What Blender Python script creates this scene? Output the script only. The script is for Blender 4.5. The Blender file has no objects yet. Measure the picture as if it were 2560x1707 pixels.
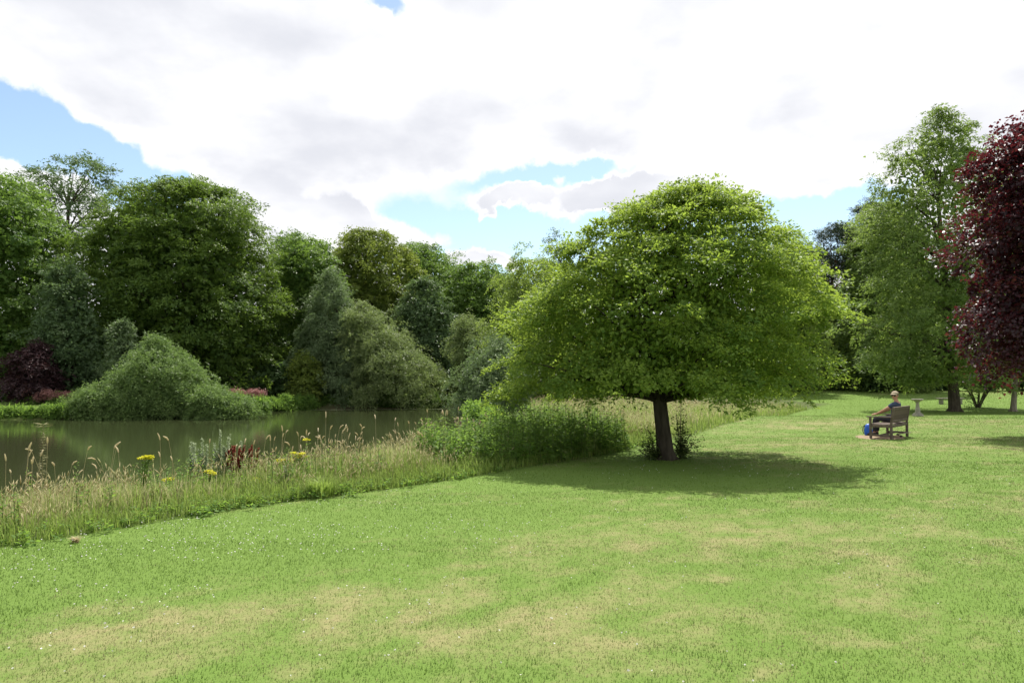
import bpy, bmesh, math, zlib
import numpy as np
from mathutils import Vector, Matrix

R = math.radians
rng = np.random.default_rng(7)
scene = bpy.context.scene
COL = scene.collection

# ------------------------------------------------------------------ camera
F = 683.0                      # focal length in pixels of a 1024 wide picture
PITCH = math.atan2(40.0, F)
EYE = 1.6
cam_d = bpy.data.cameras.new('camera')
cam_d.sensor_width = 36.0
cam_d.lens = F / 1024.0 * 36.0
cam_d.clip_start = 0.05
cam_d.clip_end = 3000
cam = bpy.data.objects.new('camera', cam_d)
COL.objects.link(cam)
cam.location = (0, 0, EYE)
cam.rotation_euler = (math.pi / 2 + PITCH, 0, 0)
scene.camera = cam

# ------------------------------------------------------------------ light
SUN_AZ, SUN_EL = R(16), R(60.5)      # azimuth clockwise from +Y
sun_d = bpy.data.lights.new('sun', 'SUN')
sun_d.energy = 4.6
sun_d.angle = R(0.55)
sun_d.color = (1.0, 0.95, 0.86)
sun = bpy.data.objects.new('sun', sun_d)
COL.objects.link(sun)
sdir = Vector((math.sin(SUN_AZ) * math.cos(SUN_EL), math.cos(SUN_AZ) * math.cos(SUN_EL), math.sin(SUN_EL)))
sun.rotation_euler = sdir.to_track_quat('Z', 'Y').to_euler()
sun.location = sdir * 100

vs = scene.view_settings
vs.view_transform = 'Standard'
vs.look = 'None'
vs.exposure = 0.72
vs.gamma = 1.0
vs.use_curve_mapping = False
scene.cycles.use_denoising = True
scene.cycles.max_bounces = 8
scene.cycles.transmission_bounces = 6
scene.cycles.transparent_max_bounces = 6
scene.cycles.sample_clamp_indirect = 6.0


def ray(px, py):
    """direction through a pixel of the 1024 x 682 picture (unit step in +Y)"""
    a = (px - 512.0) / F
    b = (341.0 - py) / F
    c, s = math.cos(PITCH), math.sin(PITCH)
    y = c - b * s
    z = s + b * c
    return a / y, z / y


def at(px, py, d):
    a, z = ray(px, py)
    return np.array((a * d, d, EYE + z * d))


class NT:
    """small helper to write node trees as expressions"""
    def __init__(self, tree):
        self.t = tree

    def n(self, typ, **kw):
        nd = self.t.nodes.new(typ)
        for k, v in kw.items():
            setattr(nd, k, v)
        return nd

    def put(self, sock, v):
        if isinstance(v, bpy.types.NodeSocket):
            self.t.links.new(v, sock)
        elif v is not None:
            sock.default_value = v

    def m(self, op, a, b=None, c=None, clamp=False):
        nd = self.n('ShaderNodeMath', operation=op)
        nd.use_clamp = clamp
        for i, v in enumerate((a, b, c)):
            self.put(nd.inputs[i], v)
        return nd.outputs[0]

    def vm(self, op, a, b=None, scale=None):
        nd = self.n('ShaderNodeVectorMath', operation=op)
        self.put(nd.inputs[0], a)
        self.put(nd.inputs[1], b)
        if scale is not None:
            self.put(nd.inputs['Scale'], scale)
        return nd.outputs[0]

    def mix(self, f, a, b, blend='MIX'):
        nd = self.n('ShaderNodeMix', data_type='RGBA', blend_type=blend)
        self.put(nd.inputs[0], f)
        for s, v in ((6, a), (7, b)):
            if isinstance(v, tuple) and len(v) == 3:
                v = (*v, 1.0)
            self.put(nd.inputs[s], v)
        return nd.outputs[2]

    def noise(self, vec, scale, detail=4, rough=0.55, out='Fac'):
        nd = self.n('ShaderNodeTexNoise')
        self.put(nd.inputs['Vector'], vec)
        self.put(nd.inputs['Scale'], scale)
        self.put(nd.inputs['Detail'], detail)
        self.put(nd.inputs['Roughness'], rough)
        return nd.outputs[out]

    def ss(self, v, lo, hi, a=0.0, b=1.0):
        nd = self.n('ShaderNodeMapRange', interpolation_type='SMOOTHSTEP')
        self.put(nd.inputs[0], v)
        for i, q in enumerate((lo, hi, a, b)):
            self.put(nd.inputs[i + 1], q)
        return nd.outputs[0]

    def combine(self, x, y, z):
        nd = self.n('ShaderNodeCombineXYZ')
        for i, v in enumerate((x, y, z)):
            self.put(nd.inputs[i], v)
        return nd.outputs[0]


# ------------------------------------------------------------------ sky
def build_world():
    w = bpy.data.worlds.new('World')
    scene.world = w
    w.use_nodes = True
    t = w.node_tree
    t.nodes.clear()
    k = NT(t)
    out = k.n('ShaderNodeOutputWorld')
    bg = k.n('ShaderNodeBackground')
    t.links.new(bg.outputs[0], out.inputs[0])
    bg.inputs[1].default_value = 0.1
    sky = k.n('ShaderNodeTexSky', sky_type='NISHITA')
    sky.sun_disc = False
    sky.sun_elevation = SUN_EL
    sky.sun_rotation = SUN_AZ
    sky.air_density = 1.0
    sky.dust_density = 0.6
    sky.ozone_density = 1.4
    co = k.n('ShaderNodeTexCoord').outputs['Generated']
    d = k.vm('NORMALIZE', co)
    sep = k.n('ShaderNodeSeparateXYZ')
    k.put(sep.inputs[0], d)
    X, Y, Z = sep.outputs
    zz = k.m('MAXIMUM', Z, 0.02)
    inv = k.m('DIVIDE', 1.0, k.m('ADD', zz, 0.22))
    plane = k.combine(k.m('MULTIPLY', X, inv), k.m('MULTIPLY', Y, inv), 0.0)
    n1 = k.noise(plane, 1.5, 7, 0.55)
    n2 = k.noise(k.vm('ADD', plane, (4.2, 1.7, 3.0)), 3.6, 6, 0.52)
    n3 = k.noise(k.vm('ADD', plane, (9.1, 2.2, 6.0)), 1.15, 4, 0.5)
    n4 = k.noise(d, 12.0, 6, 0.58)
    n5 = k.noise(k.vm('ADD', d, (3.0, 7.0, 1.0)), 12.0, 6, 0.58)
    az = k.m('ARCTAN2', X, Y)
    el = k.m('ARCSINE', Z)
    az = k.m('ADD', az, k.m('MULTIPLY', k.m('SUBTRACT', n4, 0.5), 0.13))
    el = k.m('ADD', el, k.m('MULTIPLY', k.m('SUBTRACT', n5, 0.5), 0.085))
    # breaks in the cloud sheet (negative) and separate puffs (positive): where they stand in the sky
    spots = [
        (62, 140, 105, 15, 26, -1.6), (122, 168, 85, 17, 10, -1.6), (-80, 108, 100, 18, 20, -1.2), (960, 150, 90, 30, -10, 1.0), (230, 205, 50, 14, 10, 0.9),
        (470, 232, 100, 28, 8, -1.35), (565, 176, 84, 9, -2, -1.5), (430, 262, 90, 17, 18, -1.5),
        (560, 238, 80, 36, 0, -1.3), (845, 205, 95, 17, -17, -1.7), (800, 235, 70, 22, 0, -1.4),
        (388, 3, 26, 8, 10, -1.0), (700, 225, 90, 22, 0, -0.9),
        (370, 237, 78, 13, 0, 2.4), (330, 215, 60, 14, 12, 1.6), (511, 197, 27, 10, -4, 2.2), (610, 196, 48, 14, -12, 2.3),
        (478, 264, 40, 10, 0, 2.0), (556, 178, 12, 5, 0, 1.2), (6, 172, 32, 17, 18, 2.0), (490, 216, 6, 8, 0, 1.4),
    ]
    acc = None
    for px, py, rx, ry, rot, wt in spots:
        a, z = ray(px, py)
        a0 = math.atan2(a, 1.0)
        e0 = math.atan2(z, math.hypot(a, 1.0))
        c, s = math.cos(R(-rot)), math.sin(R(-rot))
        dx = k.m('SUBTRACT', az, a0)
        dy = k.m('SUBTRACT', el, e0)
        u = k.m('ADD', k.m('MULTIPLY', dx, c * F / rx), k.m('MULTIPLY', dy, s * F / rx))
        v = k.m('ADD', k.m('MULTIPLY', dx, -s * F / ry), k.m('MULTIPLY', dy, c * F / ry))
        q = k.m('ADD', k.m('MULTIPLY', u, u), k.m('MULTIPLY', v, v))
        g = k.m('MULTIPLY', k.m('EXPONENT', k.m('MULTIPLY', q, -0.8)), wt)
        acc = g if acc is None else k.m('ADD', acc, g)
    cov = k.m('ADD', k.m('ADD', acc, 0.62), k.m('MULTIPLY', k.m('SUBTRACT', n1, 0.5), 0.9))
    cov = k.m('ADD', cov, k.m('MULTIPLY', k.m('SUBTRACT', n2, 0.5), 0.75))
    dens = k.ss(cov, -0.2, 0.42)
    # cloud body: white, thicker parts a little grey
    thick = k.m('ADD', n3, k.m('MULTIPLY', k.m('SUBTRACT', n2, 0.5), 0.4))
    grey = k.m('MULTIPLY', k.ss(thick, 0.37, 0.655), k.ss(cov, 0.28, 0.8))
    ccol = k.mix(grey, (7.0, 7.0, 7.1), (4.9, 5.0, 5.4))
    blue = k.mix(1.0, sky.outputs[0], (1.25, 1.22, 1.12), 'MULTIPLY')
    k.put(bg.inputs[0], k.mix(dens, blue, ccol))


build_world()


# ------------------------------------------------------------------ numpy noise and small maths
def _hash(ix, iy, seed):
    h = (ix.astype(np.int64) * 374761393 + iy.astype(np.int64) * 668265263 + seed * 1442695041) & 0x7fffffff
    h = ((h ^ (h >> 13)) * 1274126177) & 0x7fffffff
    h = (h ^ (h >> 16)) & 0xffff
    return h / 65535.0


def vnoise(x, y, s, seed=0):
    x = x * s
    y = y * s
    ix, iy = np.floor(x), np.floor(y)
    fx, fy = x - ix, y - iy
    fx = fx * fx * (3 - 2 * fx)
    fy = fy * fy * (3 - 2 * fy)
    a = _hash(ix, iy, seed)
    b = _hash(ix + 1, iy, seed)
    c = _hash(ix, iy + 1, seed)
    d = _hash(ix + 1, iy + 1, seed)
    return (a * (1 - fx) + b * fx) * (1 - fy) + (c * (1 - fx) + d * fx) * fy


def fbm(x, y, s, seed=0, o=4):
    r, amp, tot = 0, 1.0, 0
    for i in range(o):
        r = r + amp * vnoise(x, y, s * 2.03 ** i, seed + i * 17)
        tot += amp
        amp *= 0.55
    return r / tot


def sstep(v, lo, hi):
    t = np.clip((v - lo) / (hi - lo), 0, 1)
    return t * t * (3 - 2 * t)


def norm(v):
    return v / np.maximum(np.linalg.norm(v, axis=-1, keepdims=True), 1e-9)


def poly_sdf(x, y, P):
    """signed distance to a closed polygon, negative inside"""
    d = np.full(x.shape, 1e18)
    inside = np.zeros(x.shape, bool)
    n = len(P)
    for i in range(n):
        ax, ay = P[i]
        bx, by = P[(i + 1) % n]
        ex, ey = bx - ax, by - ay
        wx, wy = x - ax, y - ay
        t = np.clip((wx * ex + wy * ey) / (ex * ex + ey * ey), 0, 1)
        d = np.minimum(d, (wx - t * ex) ** 2 + (wy - t * ey) ** 2)
        c = ((ay > y) != (by > y)) & (x < (bx - ax) * (y - ay) / (by - ay + 1e-12) + ax)
        inside ^= c
    d = np.sqrt(d)
    return np.where(inside, -d, d)


WATER_Z = -0.8
LAKE = [(-60, 1), (-14, 6.6), (-8.6, 9.2), (-6.4, 11.3), (-4.4, 13.6), (-2.4, 16.8), (-1.3, 20.5), (-1.0, 27), (-2.4, 36),
        (-4, 46), (-4.6, 57), (-7, 61), (-18, 58.6), (-20.5, 53), (-18.5, 47), (-21, 44.6), (-28, 43.4), (-34, 42.4), (-62, 40), (-95, 30), (-95, 2)]
# the long grass: between the lake and the mown lawn
MEADOW = [(-30, 2.0), (-9.0, 5.0), (-4.95, 6.65), (-3.85, 8.2), (-3.0, 9.3), (-2.1, 10.1), (-0.6, 11.6), (1.1, 13.9), (2.5, 15.9),
          (4.0, 18.4), (5.5, 20.6), (7.6, 25), (11.6, 32), (17.2, 42), (24, 52), (22, 60), (0, 60), (-4, 46), (-2, 36), (-0.6, 27), (-0.9, 20.5),
          (-2, 16.8), (-4, 13.6), (-6, 11.3), (-8.3, 9.2), (-14, 6.6), (-30, 4.5)]


def ground_z(x, y):
    x = np.asarray(x, float)
    y = np.asarray(y, float)
    s = poly_sdf(x, y, LAKE)
    bank = -0.98 + 0.98 * sstep(s, -0.1, 2.7) ** 0.8
    bed = -0.98 - 1.2 * sstep(-s, 0.0, 6.0)
    z = np.where(s > 0, bank, bed)
    z = z + np.where(s > 0, 0.05 * (fbm(x, y, 0.35, 3, 3) - 0.5) * sstep(s, 0.3, 3), 0)
    # the lawn breaks at a low ledge, dips and then climbs to the far trees
    u = y - 0.05 * x
    right = sstep(x, 6.0, 13.0)
    dip = -0.36 * sstep(u, 31.5, 34.5) + 1.5 * sstep(u, 38, 85) * (1 + 0 * u)
    z = z + right * dip * np.where(s > 0, 1, 0)
    left = (1 - sstep(x, -6, 6)) * sstep(y, 44, 90)
    z = z + np.where(s > 0, left * 2.5 * sstep(s, 2, 40), 0)
    return z


PATCH = [(-1.85, 4.75, 1.5, 0.5, 0.55), (-2.6, 3.9, 1.0, 0.4, 0.4), (1.6, 7.9, 2.2, 1.1, 0.42), (2.1, 5.0, 1.7, 0.6, 0.5), (0.4, 6.4, 1.8, 0.7, 0.36),
         (3.3, 7.2, 1.5, 0.9, 0.2), (0.7, 4.5, 0.9, 0.4, 0.22), (11.9, 18.3, 3.0, 2.2, 0.35), (15.0, 27, 8.0, 3.6, 0.5), (8.8, 17.6, 2.5, 2.0, 0.25),
         (-0.2, 9.2, 1.8, 0.6, 0.2), (6.0, 9.5, 2.2, 1.2, 0.22), (5.4, 6.4, 1.2, 0.8, 0.2), (8.4, 24.5, 4, 2.4, 0.22),
         (-3.4, 7.0, 2.8, 1.1, -0.6), (-1.8, 8.2, 2.0, 0.9, -0.35), (4.6, 5.0, 1.0, 0.8, -0.3), (-3.4, 5.6, 1.2, 0.8, -0.4), (3.6, 11.6, 3.4, 1.4, -0.3), (20, 48, 18, 12, -0.8)]


def dryness(x, y):
    v = 0.17 + 0.65 * (fbm(x, y, 0.42, 11, 4) - 0.5) + 0.55 * (fbm(x, y, 2.3, 29, 3) - 0.5) + 0.75 * (fbm(x, y, 7.0, 41, 2) - 0.5)
    for cx, cy, rx, ry, w in PATCH:
        v = v + (0.42 if w > 0 else 0.85) * w * np.exp(-(((x - cx) / rx) ** 2 + ((y - cy) / ry) ** 2))
    return np.clip(v, 0, 0.60)


# ------------------------------------------------------------------ mesh helpers
def make_mesh(name, verts, quads=None, tris=None, attrs=None, smooth=False):
    """fast mesh from numpy; attrs: name -> per-face floats (quads first, then tris)"""
    me = bpy.data.meshes.new(name)
    nq = 0 if quads is None else len(quads)
    nt = 0 if tris is None else len(tris)
    loops = []
    if nq:
        loops.append(np.asarray(quads, np.int32).ravel())
    if nt:
        loops.append(np.asarray(tris, np.int32).ravel())
    loops = np.concatenate(loops)
    me.vertices.add(len(verts))
    me.vertices.foreach_set('co', np.asarray(verts, np.float32).ravel())
    me.loops.add(len(loops))
    me.loops.foreach_set('vertex_index', loops)
    me.polygons.add(nq + nt)
    start = np.concatenate([np.arange(nq) * 4, nq * 4 + np.arange(nt) * 3]).astype(np.int32)
    me.polygons.foreach_set('loop_start', start)
    if attrs:
        for k, v in attrs.items():
            a = me.attributes.new(k, 'FLOAT', 'FACE')
            a.data.foreach_set('value', np.asarray(v, np.float32))
    me.update(calc_edges=True)
    if smooth:
        me.polygons.foreach_set('use_smooth', np.ones(nq + nt, bool))
    return me


def link(name, me, mat=None, parent=None, loc=None):
    o = bpy.data.objects.new(name, me)
    COL.objects.link(o)
    if mat is not None and me is not None:
        for mm in (mat if isinstance(mat, (list, tuple)) else [mat]):
            me.materials.append(mm)
    if parent is not None:
        o.parent = parent
    if loc is not None:
        o.location = loc
    return o


def tag(o, label=None, cat=None, group=None, kind=None):
    if label:
        o['label'] = label
    if cat:
        o['category'] = cat
    if group:
        o['group'] = group
    if kind:
        o['kind'] = kind
    return o


def empty(name, loc, label, cat, rz=0.0, group=None):
    e = bpy.data.objects.new(name, None)
    COL.objects.link(e)
    e.location = loc
    e.rotation_euler = (0, 0, rz)
    e.empty_display_size = 0.2
    return tag(e, label, cat, group)


class Tubes:
    """collects tapered tubes along polylines"""
    def __init__(self):
        self.v, self.q, self.n = [], [], 0

    def add(self, pts, rad, sides=6):
        pts = np.asarray(pts, float)
        rad = np.broadcast_to(np.asarray(rad, float), (len(pts),))
        tan = norm(np.gradient(pts, axis=0))
        ref = np.where(np.abs(tan[:, 2:3]) > 0.9, np.array([[1., 0, 0]]), np.array([[0, 0, 1.]]))
        a = norm(np.cross(tan, ref))
        for i in range(1, len(a)):                      # keep the frame from flipping
            if np.dot(a[i], a[i - 1]) < 0:
                a[i] = -a[i]
        b = np.cross(tan, a)
        th = np.arange(sides) * 2 * math.pi / sides
        ring = (pts[:, None, :] + rad[:, None, None] * (np.cos(th)[None, :, None] * a[:, None, :] + np.sin(th)[None, :, None] * b[:, None, :]))
        m = len(pts)
        idx = np.arange(m * sides).reshape(m, sides) + self.n
        nx = np.roll(idx, -1, axis=1)
        q = np.stack([idx[:-1], nx[:-1], nx[1:], idx[1:]], -1).reshape(-1, 4)
        self.v.append(ring.reshape(-1, 3))
        self.q.append(q)
        self.n += m * sides

    def mesh(self, name, smooth=True):
        return make_mesh(name, np.concatenate(self.v), np.concatenate(self.q), smooth=smooth)


def bezier(p0, p1, p2, n):
    t = np.linspace(0, 1, n)[:, None]
    return (1 - t) ** 2 * p0 + 2 * t * (1 - t) * p1 + t * t * p2


# ------------------------------------------------------------------ materials
def new_mat(name):
    m = bpy.data.materials.new(name)
    m.use_nodes = True
    m.node_tree.nodes.clear()
    k = NT(m.node_tree)
    out = k.n('ShaderNodeOutputMaterial')
    return m, k, out.inputs[0]


def leaf_mat(name, dark, light, trans, tw=0.42, rough=0.5, spec=0.22):
    """leaf colours vary from leaf to leaf and spray to spray by the stored tint"""
    m, k, out = new_mat(name)
    tint = k.n('ShaderNodeAttribute', attribute_name='tint').outputs['Fac']
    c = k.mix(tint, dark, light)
    p = k.n('ShaderNodeBsdfPrincipled')
    k.put(p.inputs['Base Color'], c)
    p.inputs['Roughness'].default_value = rough
    p.inputs['Specular IOR Level'].default_value = spec
    tr = k.n('ShaderNodeBsdfTranslucent')
    k.put(tr.inputs[0], k.mix(1.0, k.mix(0.55, c, trans), (1.0, 1.0, 1.0), 'MULTIPLY'))
    mx = k.n('ShaderNodeMixShader')
    mx.inputs[0].default_value = tw
    k.put(mx.inputs[1], p.outputs[0])
    k.put(mx.inputs[2], tr.outputs[0])
    k.put(out, mx.outputs[0])
    return m


def plain_mat(name, a, b=None, scale=6.0, rough=0.7, spec=0.3, bump=0.0, bscale=30.0, stretch=(1, 1, 1), detail=5):
    m, k, out = new_mat(name)
    p = k.n('ShaderNodeBsdfPrincipled')
    co = k.n('ShaderNodeTexCoord').outputs['Object']
    co = k.vm('MULTIPLY', co, stretch)
    if b is None:
        b = tuple(x * 0.7 for x in a)
    nz = k.noise(co, scale, detail, 0.6)
    k.put(p.inputs['Base Color'], k.mix(k.ss(nz, 0.3, 0.7), a, b))
    p.inputs['Roughness'].default_value = rough
    p.inputs['Specular IOR Level'].default_value = spec
    if bump:
        bn = k.n('ShaderNodeBump')
        bn.inputs['Strength'].default_value = bump
        bn.inputs['Distance'].default_value = 0.02
        k.put(bn.inputs['Height'], k.noise(co, bscale, 4, 0.6))
        k.put(p.inputs['Normal'], bn.outputs[0])
    k.put(out, p.outputs[0])
    return m


M = {}
M['oak'] = leaf_mat('leaf_young_oak', (0.080, 0.160, 0.026), (0.218, 0.318, 0.055), (0.44, 0.57, 0.070), 0.50)
M['beech'] = leaf_mat('leaf_beech', (0.057, 0.114, 0.023), (0.142, 0.213, 0.040), (0.241, 0.369, 0.043), 0.40)
M['gold_beech'] = leaf_mat('leaf_golden_beech', (0.085, 0.135, 0.026), (0.192, 0.241, 0.045), (0.312, 0.398, 0.057), 0.40)
M['ash'] = leaf_mat('leaf_ash', (0.057, 0.106, 0.043), (0.135, 0.199, 0.085), (0.199, 0.312, 0.071), 0.35)
M['lime'] = leaf_mat('leaf_mid_green', (0.064, 0.135, 0.028), (0.156, 0.241, 0.057), (0.270, 0.426, 0.057), 0.42)
M['willow'] = leaf_mat('leaf_willow', (0.085, 0.135, 0.060), (0.199, 0.263, 0.128), (0.241, 0.369, 0.099), 0.35)
M['bush'] = leaf_mat('leaf_bush', (0.080, 0.142, 0.040), (0.212, 0.300, 0.098), (0.27, 0.42, 0.085), 0.38)
M['palewillow'] = leaf_mat('leaf_pale_willow', (0.121, 0.170, 0.064), (0.227, 0.277, 0.114), (0.312, 0.426, 0.099), 0.40)
M['bright'] = leaf_mat('leaf_bright', (0.106, 0.170, 0.037), (0.241, 0.320, 0.078), (0.398, 0.540, 0.071), 0.45)
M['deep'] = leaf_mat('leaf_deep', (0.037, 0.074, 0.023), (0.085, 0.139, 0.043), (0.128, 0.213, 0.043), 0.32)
M['tall'] = leaf_mat('leaf_tall_tree', (0.084, 0.146, 0.035), (0.195, 0.268, 0.072), (0.33, 0.46, 0.08), 0.45)
M['purple'] = leaf_mat('leaf_purple_maple', (0.019, 0.009, 0.013), (0.068, 0.023, 0.031), (0.25, 0.024, 0.034), 0.31, 0.42, 0.35)
M['plum'] = leaf_mat('leaf_plum', (0.032, 0.018, 0.020), (0.070, 0.035, 0.038), (0.08, 0.03, 0.03), 0.3)
M['pine'] = leaf_mat('needle_pine', (0.022, 0.042, 0.022), (0.055, 0.085, 0.045), (0.06, 0.09, 0.03), 0.15)
M['nettle'] = leaf_mat('leaf_nettle', (0.071, 0.149, 0.031), (0.170, 0.270, 0.064), (0.341, 0.540, 0.071), 0.5, 0.6, 0.15)
M['mugwort'] = leaf_mat('leaf_mugwort', (0.200, 0.260, 0.140), (0.420, 0.480, 0.330), (0.35, 0.43, 0.22), 0.4)
M['sprig'] = leaf_mat('leaf_sucker', (0.043, 0.071, 0.017), (0.099, 0.142, 0.040), (0.170, 0.256, 0.043), 0.35)
M['yellow'] = leaf_mat('petal_yellow', (0.66, 0.62, 0.02), (0.76, 0.76, 0.05), (0.75, 0.75, 0.04), 0.3)
M['white'] = leaf_mat('petal_white', (0.62, 0.62, 0.56), (0.80, 0.80, 0.76), (0.8, 0.8, 0.7), 0.3)
M['pink'] = leaf_mat('petal_pink', (0.28, 0.12, 0.17), (0.46, 0.24, 0.30), (0.45, 0.2, 0.26), 0.3)
M['rust'] = leaf_mat('seed_rust', (0.170, 0.034, 0.022), (0.330, 0.075, 0.050), (0.36, 0.06, 0.04), 0.4)
M['rosered'] = leaf_mat('flower_dusky_rose', (0.24, 0.11, 0.10), (0.44, 0.23, 0.21), (0.4, 0.19, 0.17), 0.3)
M['bark'] = plain_mat('bark_dark', (0.050, 0.040, 0.030), (0.105, 0.088, 0.066), 9, 0.9, 0.15, 0.8, 26, (1, 1, 0.25))
M['bark_lawn'] = plain_mat('bark_lawn_tree', (0.028, 0.024, 0.018), (0.070, 0.060, 0.045), 9, 0.95, 0.1, 0.8, 26, (1, 1, 0.25))
M['bark_pale'] = plain_mat('bark_pale', (0.16, 0.135, 0.10), (0.28, 0.25, 0.20), 8, 0.9, 0.15, 0.5, 30, (1, 1, 0.3))
M['bark_pine'] = plain_mat('bark_orange', (0.20, 0.085, 0.045), (0.30, 0.15, 0.085), 6, 0.9, 0.15, 0.5, 20, (1, 1, 0.3))
M['stem'] = leaf_mat('stem_green', (0.10, 0.15, 0.04), (0.20, 0.24, 0.08), (0.2, 0.28, 0.06), 0.2)


def grass_mat(name, greens, tans, tr=0.4):
    m, k, out = new_mat(name)
    tint = k.n('ShaderNodeAttribute', attribute_name='tint').outputs['Fac']
    dry = k.n('ShaderNodeAttribute', attribute_name='dry').outputs['Fac']
    c = k.mix(dry, k.mix(tint, *greens), k.mix(tint, *tans))
    p = k.n('ShaderNodeBsdfPrincipled')
    k.put(p.inputs['Base Color'], c)
    p.inputs['Roughness'].default_value = 0.55
    p.inputs['Specular IOR Level'].default_value = 0.25
    t = k.n('ShaderNodeBsdfTranslucent')
    k.put(t.inputs[0], c)
    mx = k.n('ShaderNodeMixShader')
    mx.inputs[0].default_value = tr
    k.put(mx.inputs[1], p.outputs[0])
    k.put(mx.inputs[2], t.outputs[0])
    k.put(out, mx.outputs[0])
    return m


M['lawn'] = grass_mat('lawn_blades', ((0.090, 0.164, 0.027), (0.170, 0.258, 0.051)), ((0.225, 0.198, 0.102), (0.335, 0.295, 0.170)), 0.46)
M['meadow'] = grass_mat('meadow_blades', ((0.140, 0.235, 0.032), (0.280, 0.400, 0.070)), ((0.46, 0.385, 0.21), (0.66, 0.58, 0.38)), 0.48)


def ground_material():
    m, k, out = new_mat('ground_turf')
    p = k.n('ShaderNodeBsdfPrincipled')
    pos = k.n('ShaderNodeNewGeometry').outputs['Position']
    dry = k.n('ShaderNodeAttribute', attribute_name='dry').outputs['Fac']
    soil = k.n('ShaderNodeAttribute', attribute_name='soil').outputs['Fac']
    rough = k.n('ShaderNodeAttribute', attribute_name='wild').outputs['Fac']
    f1 = k.noise(pos, 9.0, 6, 0.7)
    f2 = k.noise(pos, 60.0, 4, 0.7)
    f3 = k.noise(pos, 2.2, 5, 0.6)
    g = k.mix(f2, (0.082, 0.148, 0.028), (0.150, 0.226, 0.048))
    t = k.mix(f2, (0.205, 0.178, 0.085), (0.320, 0.278, 0.150))
    dd = k.m('ADD', dry, k.m('MULTIPLY', k.m('SUBTRACT', f1, 0.5), 0.9))
    dd = k.m('ADD', dd, k.m('MULTIPLY', k.m('SUBTRACT', f3, 0.5), 0.35))
    c = k.mix(k.ss(dd, 0.05, 0.95), g, t)
    w = k.mix(f1, (0.040, 0.060, 0.018), (0.090, 0.110, 0.035))
    c = k.mix(rough, c, w)
    s = k.mix(f1, (0.060, 0.045, 0.030), (0.110, 0.085, 0.055))
    c = k.mix(soil, c, s)
    k.put(p.inputs['Base Color'], c)
    p.inputs['Roughness'].default_value = 0.9
    p.inputs['Specular IOR Level'].default_value = 0.1
    b = k.n('ShaderNodeBump')
    b.inputs['Strength'].default_value = 0.5
    b.inputs['Distance'].default_value = 0.03
    k.put(b.inputs['Height'], k.m('ADD', f2, f1))
    k.put(p.inputs['Normal'], b.outputs[0])
    k.put(out, p.outputs[0])
    return m


# ------------------------------------------------------------------ ground and lake
def axis(lo, hi, fine_lo, fine_hi, step, growth):
    mid = list(np.arange(fine_lo, fine_hi + step / 2, step))
    a, s = [], step
    v = fine_lo
    while v > lo:
        s *= growth
        v -= s
        a.append(max(v, lo))
    b, s, v = [], step, fine_hi
    while v < hi:
        s *= growth
        v += s
        b.append(min(v, hi))
    return np.array(a[::-1] + mid + b)


gx = axis(-900, 900, -12, 18, 0.24, 1.07)
gy = axis(-300, 1500, 2.5, 22, 0.2, 1.05)
GX, GY = np.meshgrid(gx, gy)
GZ = ground_z(GX, GY)
nyv, nxv = GX.shape
idx = np.arange(nxv * nyv).reshape(nyv, nxv)
quads = np.stack([idx[:-1, :-1], idx[:-1, 1:], idx[1:, 1:], idx[1:, :-1]], -1).reshape(-1, 4)
me = make_mesh('ground', np.stack([GX, GY, GZ], -1).reshape(-1, 3), quads, smooth=True)
for nm, val in (('dry', dryness(GX, GY)),
                ('soil', sstep(-poly_sdf(GX, GY, LAKE), -0.7, -0.1)),
                ('wild', np.maximum(1 - sstep(poly_sdf(GX, GY, MEADOW), -0.35, 0.15),
                                    np.where(GX < 4, sstep(GY, 40, 46), sstep(GY - 0.05 * GX, 78, 86)) * np.where((GX < -27) & (GY < 62), 0, 1)))):
    at_ = me.attributes.new(nm, 'FLOAT', 'POINT')
    at_.data.foreach_set('value', np.asarray(val, np.float32).ravel())
tag(link('ground', me, ground_material()), kind='structure')


def water_material():
    m, k, out = new_mat('lake_water')
    p = k.n('ShaderNodeBsdfPrincipled')
    pos = k.n('ShaderNodeNewGeometry').outputs['Position']
    f = k.noise(pos, 0.15, 3, 0.5)
    k.put(p.inputs['Base Color'], k.mix(f, (0.030, 0.040, 0.016), (0.044, 0.054, 0.022)))
    p.inputs['Roughness'].default_value = 0.04
    p.inputs['IOR'].default_value = 1.33
    b = k.n('ShaderNodeBump')
    b.inputs['Strength'].default_value = 0.25
    b.inputs['Distance'].default_value = 0.012
    h = k.m('ADD', k.noise(k.vm('MULTIPLY', pos, (1.0, 2.2, 1)), 2.6, 3, 0.5), k.m('MULTIPLY', k.noise(pos, 9.0, 2, 0.5), 0.3))
    k.put(b.inputs['Height'], h)
    k.put(p.inputs['Normal'], b.outputs[0])
    k.put(out, p.outputs[0])
    return m


wx, wy = np.meshgrid(np.linspace(-96, 3, 34), np.linspace(0, 64, 26))
wi = np.arange(wx.size).reshape(wx.shape)
wq = np.stack([wi[:-1, :-1], wi[:-1, 1:], wi[1:, 1:], wi[1:, :-1]], -1).reshape(-1, 4)
wc = np.stack([wx[:-1, :-1] + 1.5, wy[:-1, :-1] + 1.25], -1).reshape(-1, 2)
keep = poly_sdf(wc[:, 0], wc[:, 1], LAKE) < 2.6
me = make_mesh('lake', np.stack([wx, wy, np.full(wx.shape, WATER_Z)], -1).reshape(-1, 3), wq[keep], smooth=True)
tag(link('lake', me, water_material()), kind='structure')


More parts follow.
